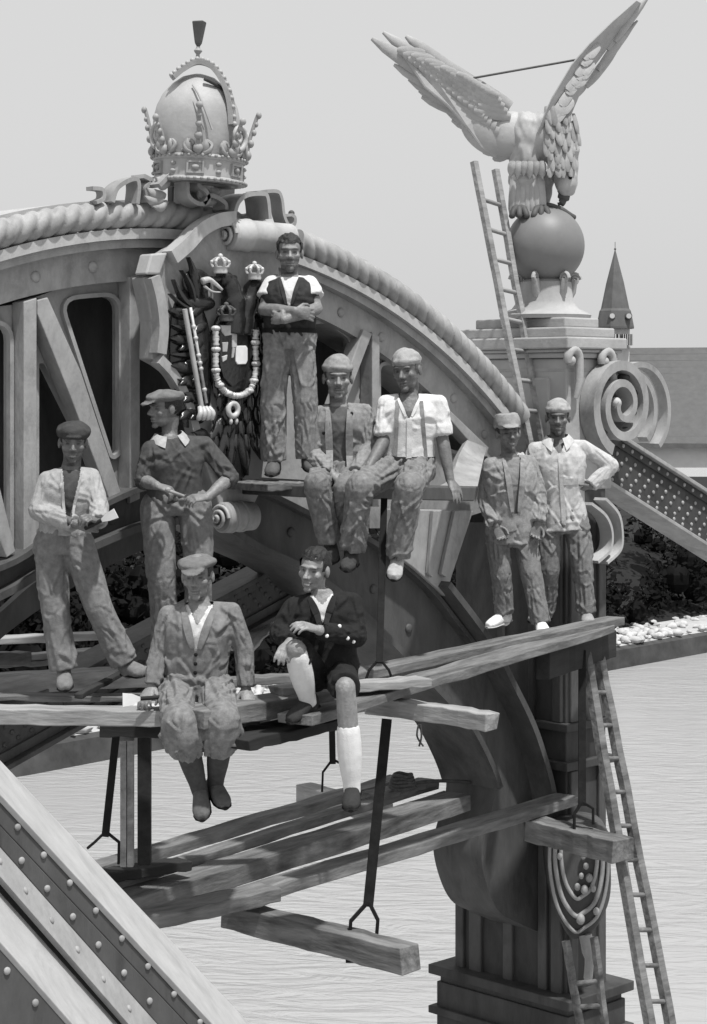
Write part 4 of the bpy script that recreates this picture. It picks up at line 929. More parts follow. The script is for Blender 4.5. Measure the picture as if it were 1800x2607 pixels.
for i in range(26):
    u = rs.random(); x = 1400 + 100 * u; y = 330 - 190 * u + rs.uniform(-15, 25)
    b = MB(); blade_into(b, E(x, y, -.2 + .08 * u), E(x + 26, y - 36, -.17 + .1 * u), 13 * EM, CN, .007, prof=(.5, .9, 1, 1, 1, 1, .85, .35)); b.build('feather', M['statue'], eg, smooth=60)
# claws on the ball and the branch under them
for px in (1322, 1378):
    for k in range(3):
        b = MB(); b.tube(spline([E(px, 530, -.05), E(px - 14 + 14 * k, 536, -.16), E(px - 20 + 20 * k, 556, -.19)], 4), [.035] * 4 + [.026] * 4 + [.01], 8); b.build('claw', M['paint_mid'], eg, smooth=180)
b = MB(); b.tube(spline([E(1355, 540, .0), E(1392, 522, -.05), E(1425, 532, -.05), E(1450, 548, -.02), E(1464, 556, 0)], 4), [.02] * 8 + [.026] * 8 + [.016], 8); b.build('branch', M['paint_mid'], eg, smooth=180)
b = MB(); b.tube([E(1180, 203, -.1), E(1490, 148, .0)], .009, 8); b.tube([E(1175, 197, -.1), E(1204, 208, -.1)], .016, 8); b.tube([E(1482, 156, 0), E(1492, 140, .0)], .014, 8)
tag(b.build('stay_rod', M['paint_mid'], smooth=60, loc=E(1335, 176)), 'thin rod stretched between the two raised wings of the eagle', 'rod')
# ------------------------------------------------------------------ people
def trim(me, mask_v):           # delete vertices where mask is true
    import bmesh
    bm = bmesh.new(); bm.from_mesh(me); bm.verts.ensure_lookup_table()
    bmesh.ops.delete(bm, geom=[v for v, k in zip(bm.verts, mask_v) if k], context='VERTS'); bm.to_mesh(me); bm.free()
def folds(me, loc, bones, amp, seed, freq=10.0):
    """Directional cloth folds: stacked creases near the joints, slanted pulls between them, long drapes down the limb."""
    c = coords(me); P = c + np.array(loc); nrm = normals(me); best = np.full(len(P), 1e9); disp = np.zeros(len(P)); rg = random.Random(seed * 131 + 7); camd = -np.array(FW)
    for bi, (a, b) in enumerate(bones):
        a = np.array(a); b = np.array(b); d = b - a; L = np.linalg.norm(d); d = d / L
        s = np.clip((P - a) @ d, -.06, L + .06); rel = P - a - np.outer(s, d); dist = np.linalg.norm(rel, axis=1)
        h = camd - d * (camd @ d); h /= max(1e-6, np.linalg.norm(h)); g = np.cross(d, h); th = np.arctan2(rel @ g, rel @ h); dd = np.zeros(len(P))
        R_ = max(.05, float(np.median(dist[dist < .25])) if (dist < .25).any() else .08); k = min(1.5, R_ / .075); fl = []
        n_end = max(3, int(L * 11))
        for e in (0, 1):                                   # creases stacked at the joints
            for q in range(n_end):
                off_ = (.012 + .034 * q + rg.uniform(-.008, .008)) * (1.0 if e else 1.1); fl.append((off_ if e == 0 else L - off_, rg.uniform(-.10, .10), rg.uniform(-1.4, 1.4), rg.uniform(.55, 1.25), rg.uniform(.010, .017), rg.uniform(.55, 1.1) * (1 - .11 * q)))
        for q in range(int(L * 12)): fl.append((rg.uniform(.1, .9) * L, rg.choice((-1, 1)) * rg.uniform(.08, .24), rg.uniform(-1.4, 1.4), rg.uniform(.5, 1.0), rg.uniform(.012, .022), rg.uniform(.4, 1.0)))     # slanted pulls
        for s0, tl, t0, sg, sw, am in fl:
            dt = (th - t0 + math.pi) % (2 * math.pi) - math.pi; x = (s - s0 - tl * R_ / .075 * dt - .02 * np.sin(dt * 2.3 + s0 * 40)) / sw
            dd += am * np.exp(-(dt / sg) ** 2) * (np.exp(-x ** 2) - .75 * np.exp(-((x - 1.9) / 1.1) ** 2))
        for q in range(5):                                 # drapes running down
            t0, s0, ln, sg = rg.uniform(-1.6, 1.6), rg.uniform(.2, .8) * L, rg.uniform(.16, .34) * L + .04, rg.uniform(.10, .2) / k; tw = rg.uniform(-2.2, 2.2)
            dt = (th - t0 - tw * (s - s0) + math.pi) % (2 * math.pi) - math.pi; x = dt / sg
            dd += .8 * np.exp(-((s - s0) / ln) ** 2) * (np.exp(-x ** 2) - .7 * np.exp(-((x - 2.0) / 1.2) ** 2))
        m = dist < best; disp[m] = amp * .78 * dd[m]; best[m] = dist[m]
    E_ = np.empty(len(me.edges) * 2, dtype=np.int32); me.edges.foreach_get('vertices', E_); E_ = E_.reshape(-1, 2)
    acc = disp.copy(); cnt = np.ones(len(disp)); np.add.at(acc, E_[:, 0], disp[E_[:, 1]]); np.add.at(acc, E_[:, 1], disp[E_[:, 0]]); np.add.at(cnt, E_[:, 0], 1); np.add.at(cnt, E_[:, 1], 1)
    disp = acc / cnt; setco(me, c + nrm * np.clip(disp, -.014, .026)[:, None])

def skin_mat(base): return gm('weathered_skin', base, .28, 26.0, .5, .3, 90, spec=.4, tint=True, stain=.35, sscale=14, dark=.6)
def cloth(base, stain=.5, dark=.5, sscale=5.0, var=.25, name='worn_cloth', crease=.28):
    m = gm(name, base, var * .9, 26.0, .9, .3, 160, spec=.12, stain=stain * .6, sscale=sscale * 3.0, dark=dark)
    t = m.node_tree; N = t.nodes; L = t.links; old = next(n for n in N if n.type == 'BUMP'); co = next(n for n in N if n.type == 'TEX_COORD')
    mp = N.new('ShaderNodeMapping'); mp.inputs['Scale'].default_value = (1, 1, 1.7); L.new(co.outputs['Object'], mp.inputs[0])
    cn = N.new('ShaderNodeTexNoise'); cn.noise_type = 'RIDGED_MULTIFRACTAL'; cn.inputs['Scale'].default_value = 6.5; cn.inputs['Detail'].default_value = 2.5; cn.inputs['Distortion'].default_value = 1.1
    L.new(mp.outputs[0], cn.inputs['Vector']); b2 = N.new('ShaderNodeBump'); b2.inputs['Strength'].default_value = crease; b2.inputs['Distance'].default_value = .022
    L.new(cn.outputs['Fac'], b2.inputs['Height']); L.new(b2.outputs[0], old.inputs['Normal']); return m
def ext(v): v = Vector(v); return v

def limb(b, a, c, r0, r1, n=14, bulge=0.0, flat=False, e0=0.0, e1=0.0):
    a, c = Vector(a), Vector(c); d = (c - a); L = d.length; d = d / L; u = d.orthogonal().normalized(); v = d.cross(u)
    secs = []
    for i in range(6):
        f = i / 5; r = r0 + (r1 - r0) * f + bulge * math.sin(math.pi * min(1, f * 1.25))
        secs.append((a + d * (L * f) + d * ((-e0) if i == 0 else (e1 if i == 5 else 0)), u * r, v * r))
    b.loft(secs, n)
    if not flat: b.ball(c, r1 * 1.0, 10, 7)
    b.ball(a, r0 * 1.0, 10, 7)

def hand(b, W, H, nrm, curl=40, side=1, spread=5, sc=1.0):
    W, H = Vector(W), Vector(H); d = (H - W).normalized(); n = Vector(nrm); n = (n - d * n.dot(d)).normalized(); lat = d.cross(n).normalized()
    P = lambda f, l, h: W + d * f * sc + lat * l * sc + n * h * sc
    b.loft([(P(-.02, 0, 0), lat * .026 * sc, n * .021 * sc), (P(.02, 0, 0), lat * .031 * sc, n * .019 * sc), (P(.055, 0, 0), lat * .041 * sc, n * .017 * sc), (P(.09, 0, 0), lat * .043 * sc, n * .014 * sc), (P(.098, 0, 0), lat * .036 * sc, n * .009 * sc)], 12)
    for i, (ln, wd) in enumerate(((.070, .0088), (.080, .0092), (.074, .0088), (.058, .0078))):
        l = (-.031 + .0207 * i); ang = math.radians((i - 1.5) * spread); dd = d * math.cos(ang) + lat * math.sin(ang)
        if side > 0: pass
        p = P(.090, l, 0); pts = [P(.06, l * .8, 0), p]; cr = 0
        for q, fr in enumerate((.46, .30, .24)):
            cr += math.radians(curl) * (.9, 1.0, .7)[q] * (1 + .08 * (i - 1)); k = dd * math.cos(cr) + n * math.sin(cr); p = p + k * ln * fr * sc; pts.append(p)
        b.tube(pts, [wd * sc * 1.05, wd * sc * 1.05, wd * sc, wd * sc * .95, wd * sc * .8], 8); b.ball(pts[-1], wd * sc * .8, 7, 5)
        for q in pts[1:-1]: b.ball(q, wd * sc * 1.02, 7, 5)
    t0 = P(.018, -side * .022, .004); t1 = P(.05, -side * .052, .016); t2 = P(.080, -side * .058, .028); t3 = P(.100, -side * .052, .038)
    b.tube([t0, t1, t2, t3], [.015 * sc, .0125 * sc, .011 * sc, .008 * sc], 8); b.ball(t1, .0125 * sc, 7, 5); b.ball(t2, .011 * sc, 7, 5); b.ball(t3, .0085 * sc, 7, 5)

def shoe_secs(A, T, shin, grow=0.0):
    A, T, shin = Vector(A), Vector(T), Vector(shin).normalized(); heel = A + shin * .065
    d = (T - heel); d = d - shin * d.dot(shin) * .35; d.normalize(); L = max(.20, min(.27, (T - heel).length + .05))
    up = -shin; up = (up - d * up.dot(d)).normalized(); lat = d.cross(up).normalized(); h0 = heel - d * .055; secs = []
    for f, w_, h in ((0, .020, .030), (.06, .033, .045), (.2, .036, .050), (.4, .037, .046), (.58, .043, .036), (.76, .046, .028), (.9, .038, .022), (1.0, .018, .014)):
        secs.append((h0 + d * L * f + up * h * .9, lat * (w_ + grow), up * (h + grow)))
    return secs, h0, d, L, up, lat

def person(label, J, d, look, mats, hat, top, low, extra=None, fwd=None, hs=1.0, face=None, sc=1.0, seed=1):
    """J: joints as (px, py, depth offset); look: yaw, pitch, roll of the head in degrees."""
    P = {k: cam(v[0], v[1], d + (v[2] if len(v) > 2 else 0)) for k, v in J.items()}
    pel = (P['PL'] + P['PR']) / 2; neck = P['N']; spine = neck - pel; TL = spine.length; up = spine.normalized()
    shx = (P['SR'] - P['SL']); right = (shx - up * shx.dot(up)).normalized(); hx = P['PR'] - P['PL']; hright = (hx - up * hx.dot(up)).normalized(); fw = right.cross(up).normalized(); fw = fw if fw.dot(FW) < 0 else -fw
    if fwd is not None: fw = Vector(fwd).normalized(); fw = (fw - up * fw.dot(up)).normalized(); right = up.cross(fw) ; right = right if right.dot(RT) > 0 else -right
    foot = min(P['TL'].z, P['TR'].z); root = thing('person', (pel.x, pel.y, foot), label, 'person', 'bridge workers posing on the scaffold'); loc = ROOT[root.name]
    SK = skin_mat(mats.get('skin', .15))
    def T(t, r=0, f=0): return pel + spine * t + right * r + fw * f
    lean = top.get('lean', 0.0)
    def bend(t): return lean * math.sin(math.pi * max(0, min(1, t)))      # stoop of the back
    bw = low.get('bw', 1.0)
    def torso(b, prof, g=0.0, n=20):
        secs = []
        for t, w_, dp, fo in prof:
            blend = max(0, min(1, t * 1.4)); rr = (hright * (1 - blend) + right * blend).normalized()
            secs.append((T(t, 0, fo - bend(t)), rr * (w_ * bw + g), rr.cross(up) * (dp * (.5 + .5 * bw) + g)))
        b.loft(secs, n)
    PROF = [(-.13, .10, .085, 0), (-.04, .155, .105, 0), (.08, .165, .112, 0), (.25, .150, .105, .005), (.45, .155, .108, .012), (.65, .172, .115, .015), (.8, .178, .108, .008), (.92, .150, .088, -.005), (1.0, .085, .066, -.005), (1.06, .055, .055, .0)]
    # ---- head frame
    yw, pt, rl = [math.radians(a) for a in look]; H = P['H']
    f0 = -FW; hf = (f0 * math.cos(yw) + RT * math.sin(yw)); hr = (RT * math.cos(yw) + FW * math.sin(yw)); hu = UP.copy()
    hf, hu = hf * math.cos(pt) - hu * math.sin(pt), hu * math.cos(pt) + hf * math.sin(pt)
    hr, hu = hr * math.cos(rl) - hu * math.sin(rl), hu * math.cos(rl) + hr * math.sin(rl)
    def h(r, f, u): return H + (hr * r + hf * f + hu * u) * hs
    def he(b, c, rad, n=16, m=10): b.ell(h(*c), hr * rad[0] * hs, hf * rad[1] * hs, hu * rad[2] * hs, n, m)
    # ---- body: one continuous skin
    vr = random.Random(seed * 77); v_w, v_j, v_n, v_b, v_c = vr.uniform(.92, 1.04), vr.uniform(.9, 1.12), vr.uniform(.85, 1.25), vr.uniform(.9, 1.3), vr.uniform(.8, 1.25)
    b = MB(); torso(b, PROF, -.012)
    he(b, (0, -.014, .030), (.075, .097, .086), 20, 14); he(b, (0, .022, -.02), (.062 * v_w, .070, .085)); he(b, (0, .026, -.072), (.050 * v_j, .052, .036)); he(b, (0, .070, -.098), (.022 * v_j, .020 * v_c, .017 * v_c))
    he(b, (0, .076, .026), (.052 * v_w, .018 * v_b, .013)); he(b, (.042, .054, -.020), (.023, .024, .022)); he(b, (-.042, .054, -.020), (.023, .024, .022))
    b.loft([(h(0, .086, .016), hr * .008 * hs, hf * .008 * hs), (h(0, .090 + .010 * v_n, -.008), hr * .010 * hs, hf * .011 * hs), (h(0, .092 + .018 * v_n, -.026), hr * .0135 * v_n * hs, hf * .013 * hs), (h(0, .098, -.036), hr * .010 * hs, hf * .008 * hs)], 10)
    he(b, (.013, .096, -.031), (.009, .010, .008), 8, 6); he(b, (-.013, .096, -.031), (.009, .010, .008), 8, 6)
    he(b, (0, .086, -.057), (.024, .011, .007), 10, 6); he(b, (0, .084, -.070), (.021, .011, .008), 10, 6)
    for s in (-1, 1): he(b, (s * .078, -.008, -.004), (.011, .020, .032), 10, 8)
    nb_ = T(1.0, 0, -.01); b.loft([(h(0, -.028, -.05), hr * .056, hf * .06), (h(0, -.03, -.10), hr * .054, hf * .056), (nb_, right * .060, fw * .056), (T(.93, 0, -.01), right * .085, fw * .06)], 16)
    for s in 'LR':
        sh, el, wr, hd = P['S' + s], P['E' + s], P['W' + s], P['H' + s]
        cov = top.get('sleeve', 'long') == 'long'; sh = sh - up * .014; limb(b, T(.90, 0, -.005), sh, .046, .040); limb(b, sh, el, .040, .036 if cov else .041, bulge=.002 if cov else .006); limb(b, el, wr, .036 if cov else .042, .029, bulge=.002 if cov else .005)
        ho = top.get('hand' + s, {}); hand(b, wr, hd, ho.get('n', fw), ho.get('curl', 40), ho.get('side', 1), ho.get('spread', 5), sc)
        hp, kn, an, to = P['P' + s], P['K' + s], P['A' + s], P['T' + s]
        limb(b, hp, kn, .078, .054, bulge=.01); limb(b, kn, an, .053, .036, bulge=.010)
        secs = shoe_secs(an, to, an - kn, -.008)[0]; b.loft(secs, 10); b.ball(an, .036, 8, 6)
    me = remesh(b, .0055, 2, 'body', loc)
    c = coords(me); Hl = np.array(H - loc); rel = (c - Hl) / hs; r_, f_, u_ = rel @ np.array(hr), rel @ np.array(hf), rel @ np.array(hu); tint = np.ones(len(c))
    hm = (np.abs(r_) < .09) & (u_ > -.13) & (u_ < .13) & (np.abs(f_) < .14); front = hm & (f_ > .03)
    dsp = np.zeros((len(c), 3)); fa = np.array(hf) * hs; ua = np.array(hu) * hs
    for s in (-1, 1):
        g = np.exp(-((r_ - s * .031) / .017) ** 2 - ((u_ - .006) / .011) ** 2) * front; dsp += np.outer(g, -fa * .013)
        g2 = np.exp(-((r_ - s * .031) / .010) ** 2 - ((u_ - .004) / .007) ** 2) * front; dsp += np.outer(g2, fa * .006)
        e = np.exp(-((r_ - s * .031) / .011) ** 4 - ((u_ - .005) / .0055) ** 4) * front; tint = np.minimum(tint, 1 - .80 * e)
        ub = .026 - .10 * np.maximum(0, np.abs(r_) - .03); br = np.exp(-((r_ - s * .033) / .021) ** 4 - ((u_ - ub) / .0058) ** 2) * front; tint = np.minimum(tint, 1 - .68 * br)
        na = np.exp(-((r_ - s * .0075) / .004) ** 2 - ((u_ + .037) / .004) ** 2) * front; tint = np.minimum(tint, 1 - .5 * na)
        ck = np.exp(-((r_ - s * .032) / .016) ** 2 - ((u_ + .050) / .022) ** 2) * front; dsp += np.outer(ck, -fa * .004)
    smile = face.get('smile', 0) if face else 0
    um = -.0635 + smile * 6 * r_ ** 2; mo = np.exp(-(r_ / (.024 + .006 * (smile > 0))) ** 4 - ((u_ - um) / .0035) ** 2) * front; dsp += np.outer(mo, -fa * .007); tint = np.minimum(tint, 1 - .55 * mo)
    if smile:
        te = np.exp(-(r_ / .019) ** 4 - ((u_ - um + .002) / .0045) ** 2) * front; tint = np.where(te > .4, 2.2, tint)
    if face and face.get('stubble'): st_ = hm & (u_ < -.038) & (np.abs(u_ - um) > .01); tint = np.where(st_, tint * (1 - face['stubble']), tint)
    if face and face.get('moustache'):
        ms = np.exp(-(r_ / .026) ** 4 - ((u_ + .049 + .15 * np.abs(r_)) / .007) ** 2) * front; tint = np.minimum(tint, 1 - .7 * ms); dsp += np.outer(ms, fa * .004)
    at_ = me.attributes.new('tint', 'FLOAT', 'POINT'); at_.data.foreach_set('value', tint.astype(np.float32)); setco(me, c + dsp)
    link('body', me, SK, root)
    # ---- hair and hat
    HM = mats.get('hair', .03)
    b = MB(); he(b, (0, -.018, .038), (.080, .100, .088), 20, 14); mh = remesh(b, .007, 2, 'hair', loc); c = coords(mh); rel = (c - Hl) / hs; r2, f2, u2 = rel @ np.array(hr), rel @ np.array(hf), rel @ np.array(hu)
    setco(mh, c + normals(mh) * ((vnoise(np.stack([r2 * 90, f2 * 30, u2 * 60], 1), seed) - .35) * (.016 if hat == 'hair' else .006))[:, None])
    line = face.get('hairline', .055) if face else .055
    trim(mh, ((u2 > .062) if hat != 'hair' else (u2 > 9)) | ((f2 > .035) & (u2 < line)) | (u2 < -.045) | ((np.abs(r2) < .5) & (f2 > -.005) & (u2 < .0)))
    link('hair', mh, gm('dark_hair', HM, .4, 25, .6, .6, 120), root)
    HT = mats.get('hat')
    if hat == 'flat':
        b = MB(); he(b, (0, -.008, .073), (.104, .122, .040), 24, 12); he(b, (0, -.01, .060), (.086, .106, .030), 20, 10); he(b, (0, .045, .070), (.082, .078, .030), 20, 10)
        b.loft([(h(0, .07, .058), hr * .062 * hs, hu * .012 * hs), (h(0, .10, .050), hr * .066 * hs, hu * .010 * hs), (h(0, .135, .036), hr * .050 * hs, hu * .007 * hs), (h(0, .150, .030), hr * .028 * hs, hu * .004 * hs)], 16)
    elif hat == 'skull':
        b = MB(); he(b, (0, -.016, .058), (.083, .104, .076), 24, 12); b.loft([(h(0, -.012, .052), hr * .087 * hs, hf * .107 * hs), (h(0, -.012, .070), hr * .086 * hs, hf * .106 * hs)], 28)
    elif hat == 'peak':
        b = MB(); he(b, (0, -.012, .065), (.088, .106, .062), 24, 12); b.loft([(h(0, -.012, .050), hr * .088 * hs, hf * .108 * hs), (h(0, -.016, .09), hr * .087 * hs, hf * .104 * hs), (h(0, -.02, .135), hr * .074 * hs, hf * .092 * hs)], 28)
        b.loft([(h(0, .07, .056), hr * .060 * hs, hu * .010 * hs), (h(0, .115, .048), hr * .058 * hs, hu * .007 * hs), (h(0, .135, .043), hr * .035 * hs, hu * .004 * hs)], 14)
    elif hat == 'beret':
        b = MB(); he(b, (0, -.012, .068), (.102, .118, .062), 24, 12); b.loft([(h(0, -.012, .030), hr * .086 * hs, hf * .106 * hs), (h(0, -.012, .06), hr * .090 * hs, hf * .110 * hs)], 28); he(b, (0, .085, .045), (.05, .03, .012))
    if hat != 'hair':
        mh = remesh(b, .007, 4, 'cap', loc); c = coords(mh); rel = (c - Hl) / hs; r2, f2, u2 = rel @ np.array(hr), rel @ np.array(hf), rel @ np.array(hu)
        cut = u2 < (.026 if hat == 'beret' else .036)
        setco(mh, c + normals(mh) * ((vnoise(np.stack([r2 * 26, f2 * 26, u2 * 40], 1), seed + 7) - .5) * .014)[:, None]); trim(mh, cut & (f2 < .085)); link('cap', mh, HT, root)
    # ---- trousers / shorts / breeches
    kind = low['kind']; wa = low.get('waist', .20); b = MB(); g = low.get('g', .022); LM = mats['low']
    TP = [(-.14, .10, .085, 0), (-.05, .150, .105, 0), (.08, .158, .110, 0), (wa, .150, .104, .004)]
    torso(b, TP, g)
    r0, r1, r2_ = [a * low.get('slim', .86) for a in low.get('r', (.118, .098, .092))]; bones = [(T(-.1), T(wa))]
    for s in 'LR':
        hp, kn, an = P['P' + s], P['K' + s], P['A' + s]
        if kind == 'trousers':
            limb(b, hp, kn, r0, r1); e = an + (an - kn).normalized() * low.get('hem', .0); limb(b, kn, e, r1, r2_, flat=True, bulge=-.004); bones += [(hp, kn), (kn, e)]
        elif kind == 'breeches':
            limb(b, hp, kn, r0, r1 * 1.05); e = kn.lerp(an, .42); limb(b, kn, e, r1 * 1.12, r1 * 1.0, bulge=.02, flat=True); b.ball(kn.lerp(e, .8), r1 * 1.0, 12, 8); bones += [(hp, kn), (kn, e)]
        else:
            e = hp.lerp(kn, low.get('len', .86)); limb(b, hp, e, r0, r1, flat=True); bones += [(hp, e)]
    mt = remesh(b, .0078, 4, kind, loc); folds(mt, loc, bones, low.get('amp', .015), seed * 5 + 1, low.get('freq', 9.0)); link({'trousers': 'trousers', 'breeches': 'breeches'}.get(kind, 'shorts'), mt, LM, root)
    # ---- shoes and stockings
    for s in 'LR':
        kn, an, to = P['K' + s], P['A' + s], P['T' + s]; shin = (an - kn).normalized(); b = MB(); secs, h0, dd, LL, uu, lat = shoe_secs(an, to, shin, .006); b.loft(secs, 14)
        limb(b, an - shin * .015, an + shin * .05, .043, .046); ms = remesh(b, .0065, 3, 'shoe', loc); o = link('shoe', ms, mats['shoe' + s] if 'shoe' + s in mats else mats['shoe'], root)
        sb = MB(); sb.loft([(h0 + dd * LL * f + uu * .002, lat * w_, uu * .009) for f, w_ in ((-.01, .03), (.1, .042), (.3, .044), (.6, .050), (.8, .052), (.95, .04), (1.03, .016))], 12); sb.build('sole', mats.get('sole', M['iron']), o, smooth=40)
        lb = MB()
        for q in range(3):
            f = .34 + .09 * q; hh = .088 - .020 * q - .012 * (q == 2); c_ = h0 + dd * LL * f + uu * hh; lb.tube([c_ - lat * .026 - uu * .008, c_ + uu * .004, c_ + lat * .026 - uu * .008], .0055, 6)
        lb.build('lace', M['iron'], o, smooth=60)
        if 'sock' in mats:
            b = MB(); f0_ = low.get('sock' + s, .1); k0 = kn.lerp(an, f0_); limb(b, k0, an + shin * .03, .064, .046, bulge=.010, flat=True); mk = remesh(b, .007, 3, 'stocking', loc); link('stocking', mk, mats['sock'], root)
    # ---- upper garments
    def garment(name, mat, gg, hem, sleeve, amp, opening=None, coll=True, vox=.0075, sr=(.072, .066, .052)):
        sr = (sr[0] * .79, sr[1] * .81, sr[2] * .88)
        b = MB(); pr = [(hem, .150 + .012 * (hem < 0), .106, 0)] + [p for p in PROF if p[0] > hem + .03 and p[0] < 1.03]
        pr[-1] = (1.0, .078, .064, -.004); torso(b, pr, gg, 24); bn = [(T(hem), T(.55)), (T(.55), T(.95))]
        for s in 'LR':
            sh, el, wr = P['S' + s] - up * .012, P['E' + s], P['W' + s]
            if sleeve == 'none' and gg < .01: sh = sh.lerp(T(.86, 0, -.005), .45)
            limb(b, T(.93, 0, -.008), sh, .048 + gg * .4, sr[0] * .88)
            if sleeve == 'long': limb(b, sh, el, sr[0] * .90, sr[1]); limb(b, el, el.lerp(wr, .97), sr[1], sr[2], flat=True); bn += [(sh, el), (el, wr)]
            elif sleeve == 'elbow': e = sh.lerp(el, 1.0); limb(b, sh, e, sr[0] * .90, sr[1], flat=False); e2 = el.lerp(wr, .22); limb(b, el, e2, sr[1], sr[1] * .95, flat=True); bn += [(sh, el), (el, e2)]
            elif sleeve == 'short': e = sh.lerp(el, .55); limb(b, sh, e, sr[0], sr[1] * 1.12, flat=True); bn += [(sh, e)]
            elif sleeve == 'roll': e = sh.lerp(el, .88); limb(b, sh, e, sr[0] * .90, sr[1] * 1.10, flat=True); uq = (el - sh).normalized(); limb(b, e - uq * .045, e + uq * .005, sr[1] * 1.16, sr[1] * 1.16, flat=True); bn += [(sh, e)]
        me = remesh(b, vox, 4, name, loc); folds(me, loc, bn, amp, seed * 9 + len(name), 10.0)
        if sleeve == 'none':
            pass
        if opening:
            c = coords(me) + np.array(loc); pa = np.array(pel); sa = np.array(spine); t_ = (c - pa) @ sa / TL ** 2; rr = (c - pa) @ np.array(right); ff = (c - pa) @ np.array(fw)
            u0, wtop, wbot = opening; wv = wbot + (wtop - wbot) * np.clip((t_ - u0) / (1 - u0), 0, 1); trim(me, (ff > .0) & (t_ > u0) & (np.abs(rr) < wv))
        return link(name, me, mat, root), me
    def bvh_of(me):
        vs = [v.co + loc for v in me.vertices]; return BVHTree.FromPolygons(vs, [p.vertices[:] for p in me.polygons])
    def drape(bv, t, r, o=.006):
        p = T(t, r, .6); hit = bv.ray_cast(p, -fw); return (hit[0] + fw * o) if hit[0] is not None else T(t, r, .14)
    outer_me = None
    if 'under' in top: garment(top['under'].get('name', 'shirt'), mats['under'], .006, top['under'].get('hem', .1), top['under'].get('sleeve', 'none'), .004, top['under'].get('open'), sr=top['under'].get('sr', (.066, .062, .05)))
    oo, outer_me = garment(top['name'], mats['top'], top.get('g', .020), top.get('hem', .08), top.get('sleeve', 'long'), top.get('amp', .013), top.get('open'), sr=top.get('sr', (.072, .066, .052)))
    bv = bvh_of(outer_me)
    if top.get('open') and top.get('lapel', True):
        u0, wt, wb_ = top['open']; b = MB()
        for s in (-1, 1):
            pts = []
            for i in range(12):
                t = u0 + (.985 - u0) * i / 11; wv = wb_ + (wt - wb_) * (t - u0) / (1 - u0) + .012; pts.append(drape(bv, t, s * wv, .004))
            pts = [p.lerp((pts[max(0, i - 1)] + pts[min(len(pts) - 1, i + 1)]) / 2, .6) for i, p in enumerate(pts)]
            lw = top.get('lapw', .016); b.tube(pts, [lw * (.6 + .5 * math.sin(math.pi * i / 11)) for i in range(12)], sec=[(.35, 1), (-.35, 1), (-.35, -1), (.35, -1)], up=fw)
        b.build('lapel', mats.get('lapel', mats['top']), oo, smooth=50)
    if top.get('collar'):
        b = MB(); cw = top['collar']; n0 = T(1.0, 0, -.004)
        for s in (-1, 1):
            rs_ = []
            for i in range(9):
                a = math.radians(-92 + 160 * i / 8); ro = right * s * math.cos(a) + fw * math.sin(a)
                lo = n0 - up * (.002 + .030 * max(0, math.sin(a))) + ro * .122; hi = n0 + up * (.046 - .03 * max(0, math.sin(a))) + ro * .082
                if i == 8: lo = drape(bv, .875, s * (cw + .032), .010)
                elif i == 7: lo = lo.lerp(drape(bv, .90, s * (cw + .055), .010), .7)
                rs_.append([hi, hi + ro * .006, lo + ro * .007, lo])
            b.rings(rs_)
        b.build('collar', mats.get('collar', mats['top']), oo, smooth=60)
    for t0, t1, ra, rb in top.get('straps', []):
        b = MB(); pts = [drape(bv, t0 + (t1 - t0) * i / 16, ra + (rb - ra) * i / 16, .004) for i in range(17)]
        pts = [p.lerp((pts[max(0, i - 1)] + pts[min(16, i + 1)]) / 2, .7) for i, p in enumerate(pts)]
        b.tube(pts, .013, sec=[(.25, 1), (-.25, 1), (-.25, -1), (.25, -1)], up=fw); b.build('suspender', mats['strap'], root, smooth=40)
    if top.get('placket'):
        t0, t1 = top['placket']; b = MB(); pts = [drape(bv, t0 + (t1 - t0) * i / 20, .004, .002) for i in range(21)]
        pts = [p.lerp((pts[max(0, i - 1)] + pts[min(20, i + 1)]) / 2, .7) for i, p in enumerate(pts)]
        b.tube(pts, .016, sec=[(.22, 1), (-.22, 1), (-.22, -1), (.22, -1)], up=fw); b.build('placket', mats['top'], oo, smooth=40)
    for t, r in top.get('buttons', []):
        b = MB(); b.ell(drape(bv, t, r, .004), right * .011, fw * .006, up * .011, 10, 6); b.build('button', M['paper'] if top.get('bright') else M['iron'], oo, smooth=180)
    for t, r, w_, hh in top.get('pockets', []):
        pts = [drape(bv, t + dy * hh / TL, r + dx * w_, .003) for dx, dy in ((-1, 1), (1, 1), (1, -1), (.0, -1.25), (-1, -1))]
        b = MB(); b.prism(pts, fw * .006); b.build('pocket', mats.get('pocket', mats['top']), oo)
    if low.get('belt'):
        b = MB(); t = low['belt']; g2 = low.get('g', .022) + .008
        rsx = []
        for tt in (t - .035, t + .035):
            rr = (hright * .7 + right * .3).normalized(); rsx.append([T(tt, 0, .003 - bend(tt)) + rr * (.150 * bw + g2) * math.cos(a) + rr.cross(up) * (.104 * (.5 + .5 * bw) + g2) * math.sin(a) for a in [2 * math.pi * k / 28 for k in range(28)]])
        b.rings(rsx); b.build('belt', mats.get('belt', M['iron']), root, smooth=50)
    return root, P, T, fw, right, up

UPW = UP
WHT = cloth(.55, .2, .75, 4.0, .12, 'white_cotton', .25)
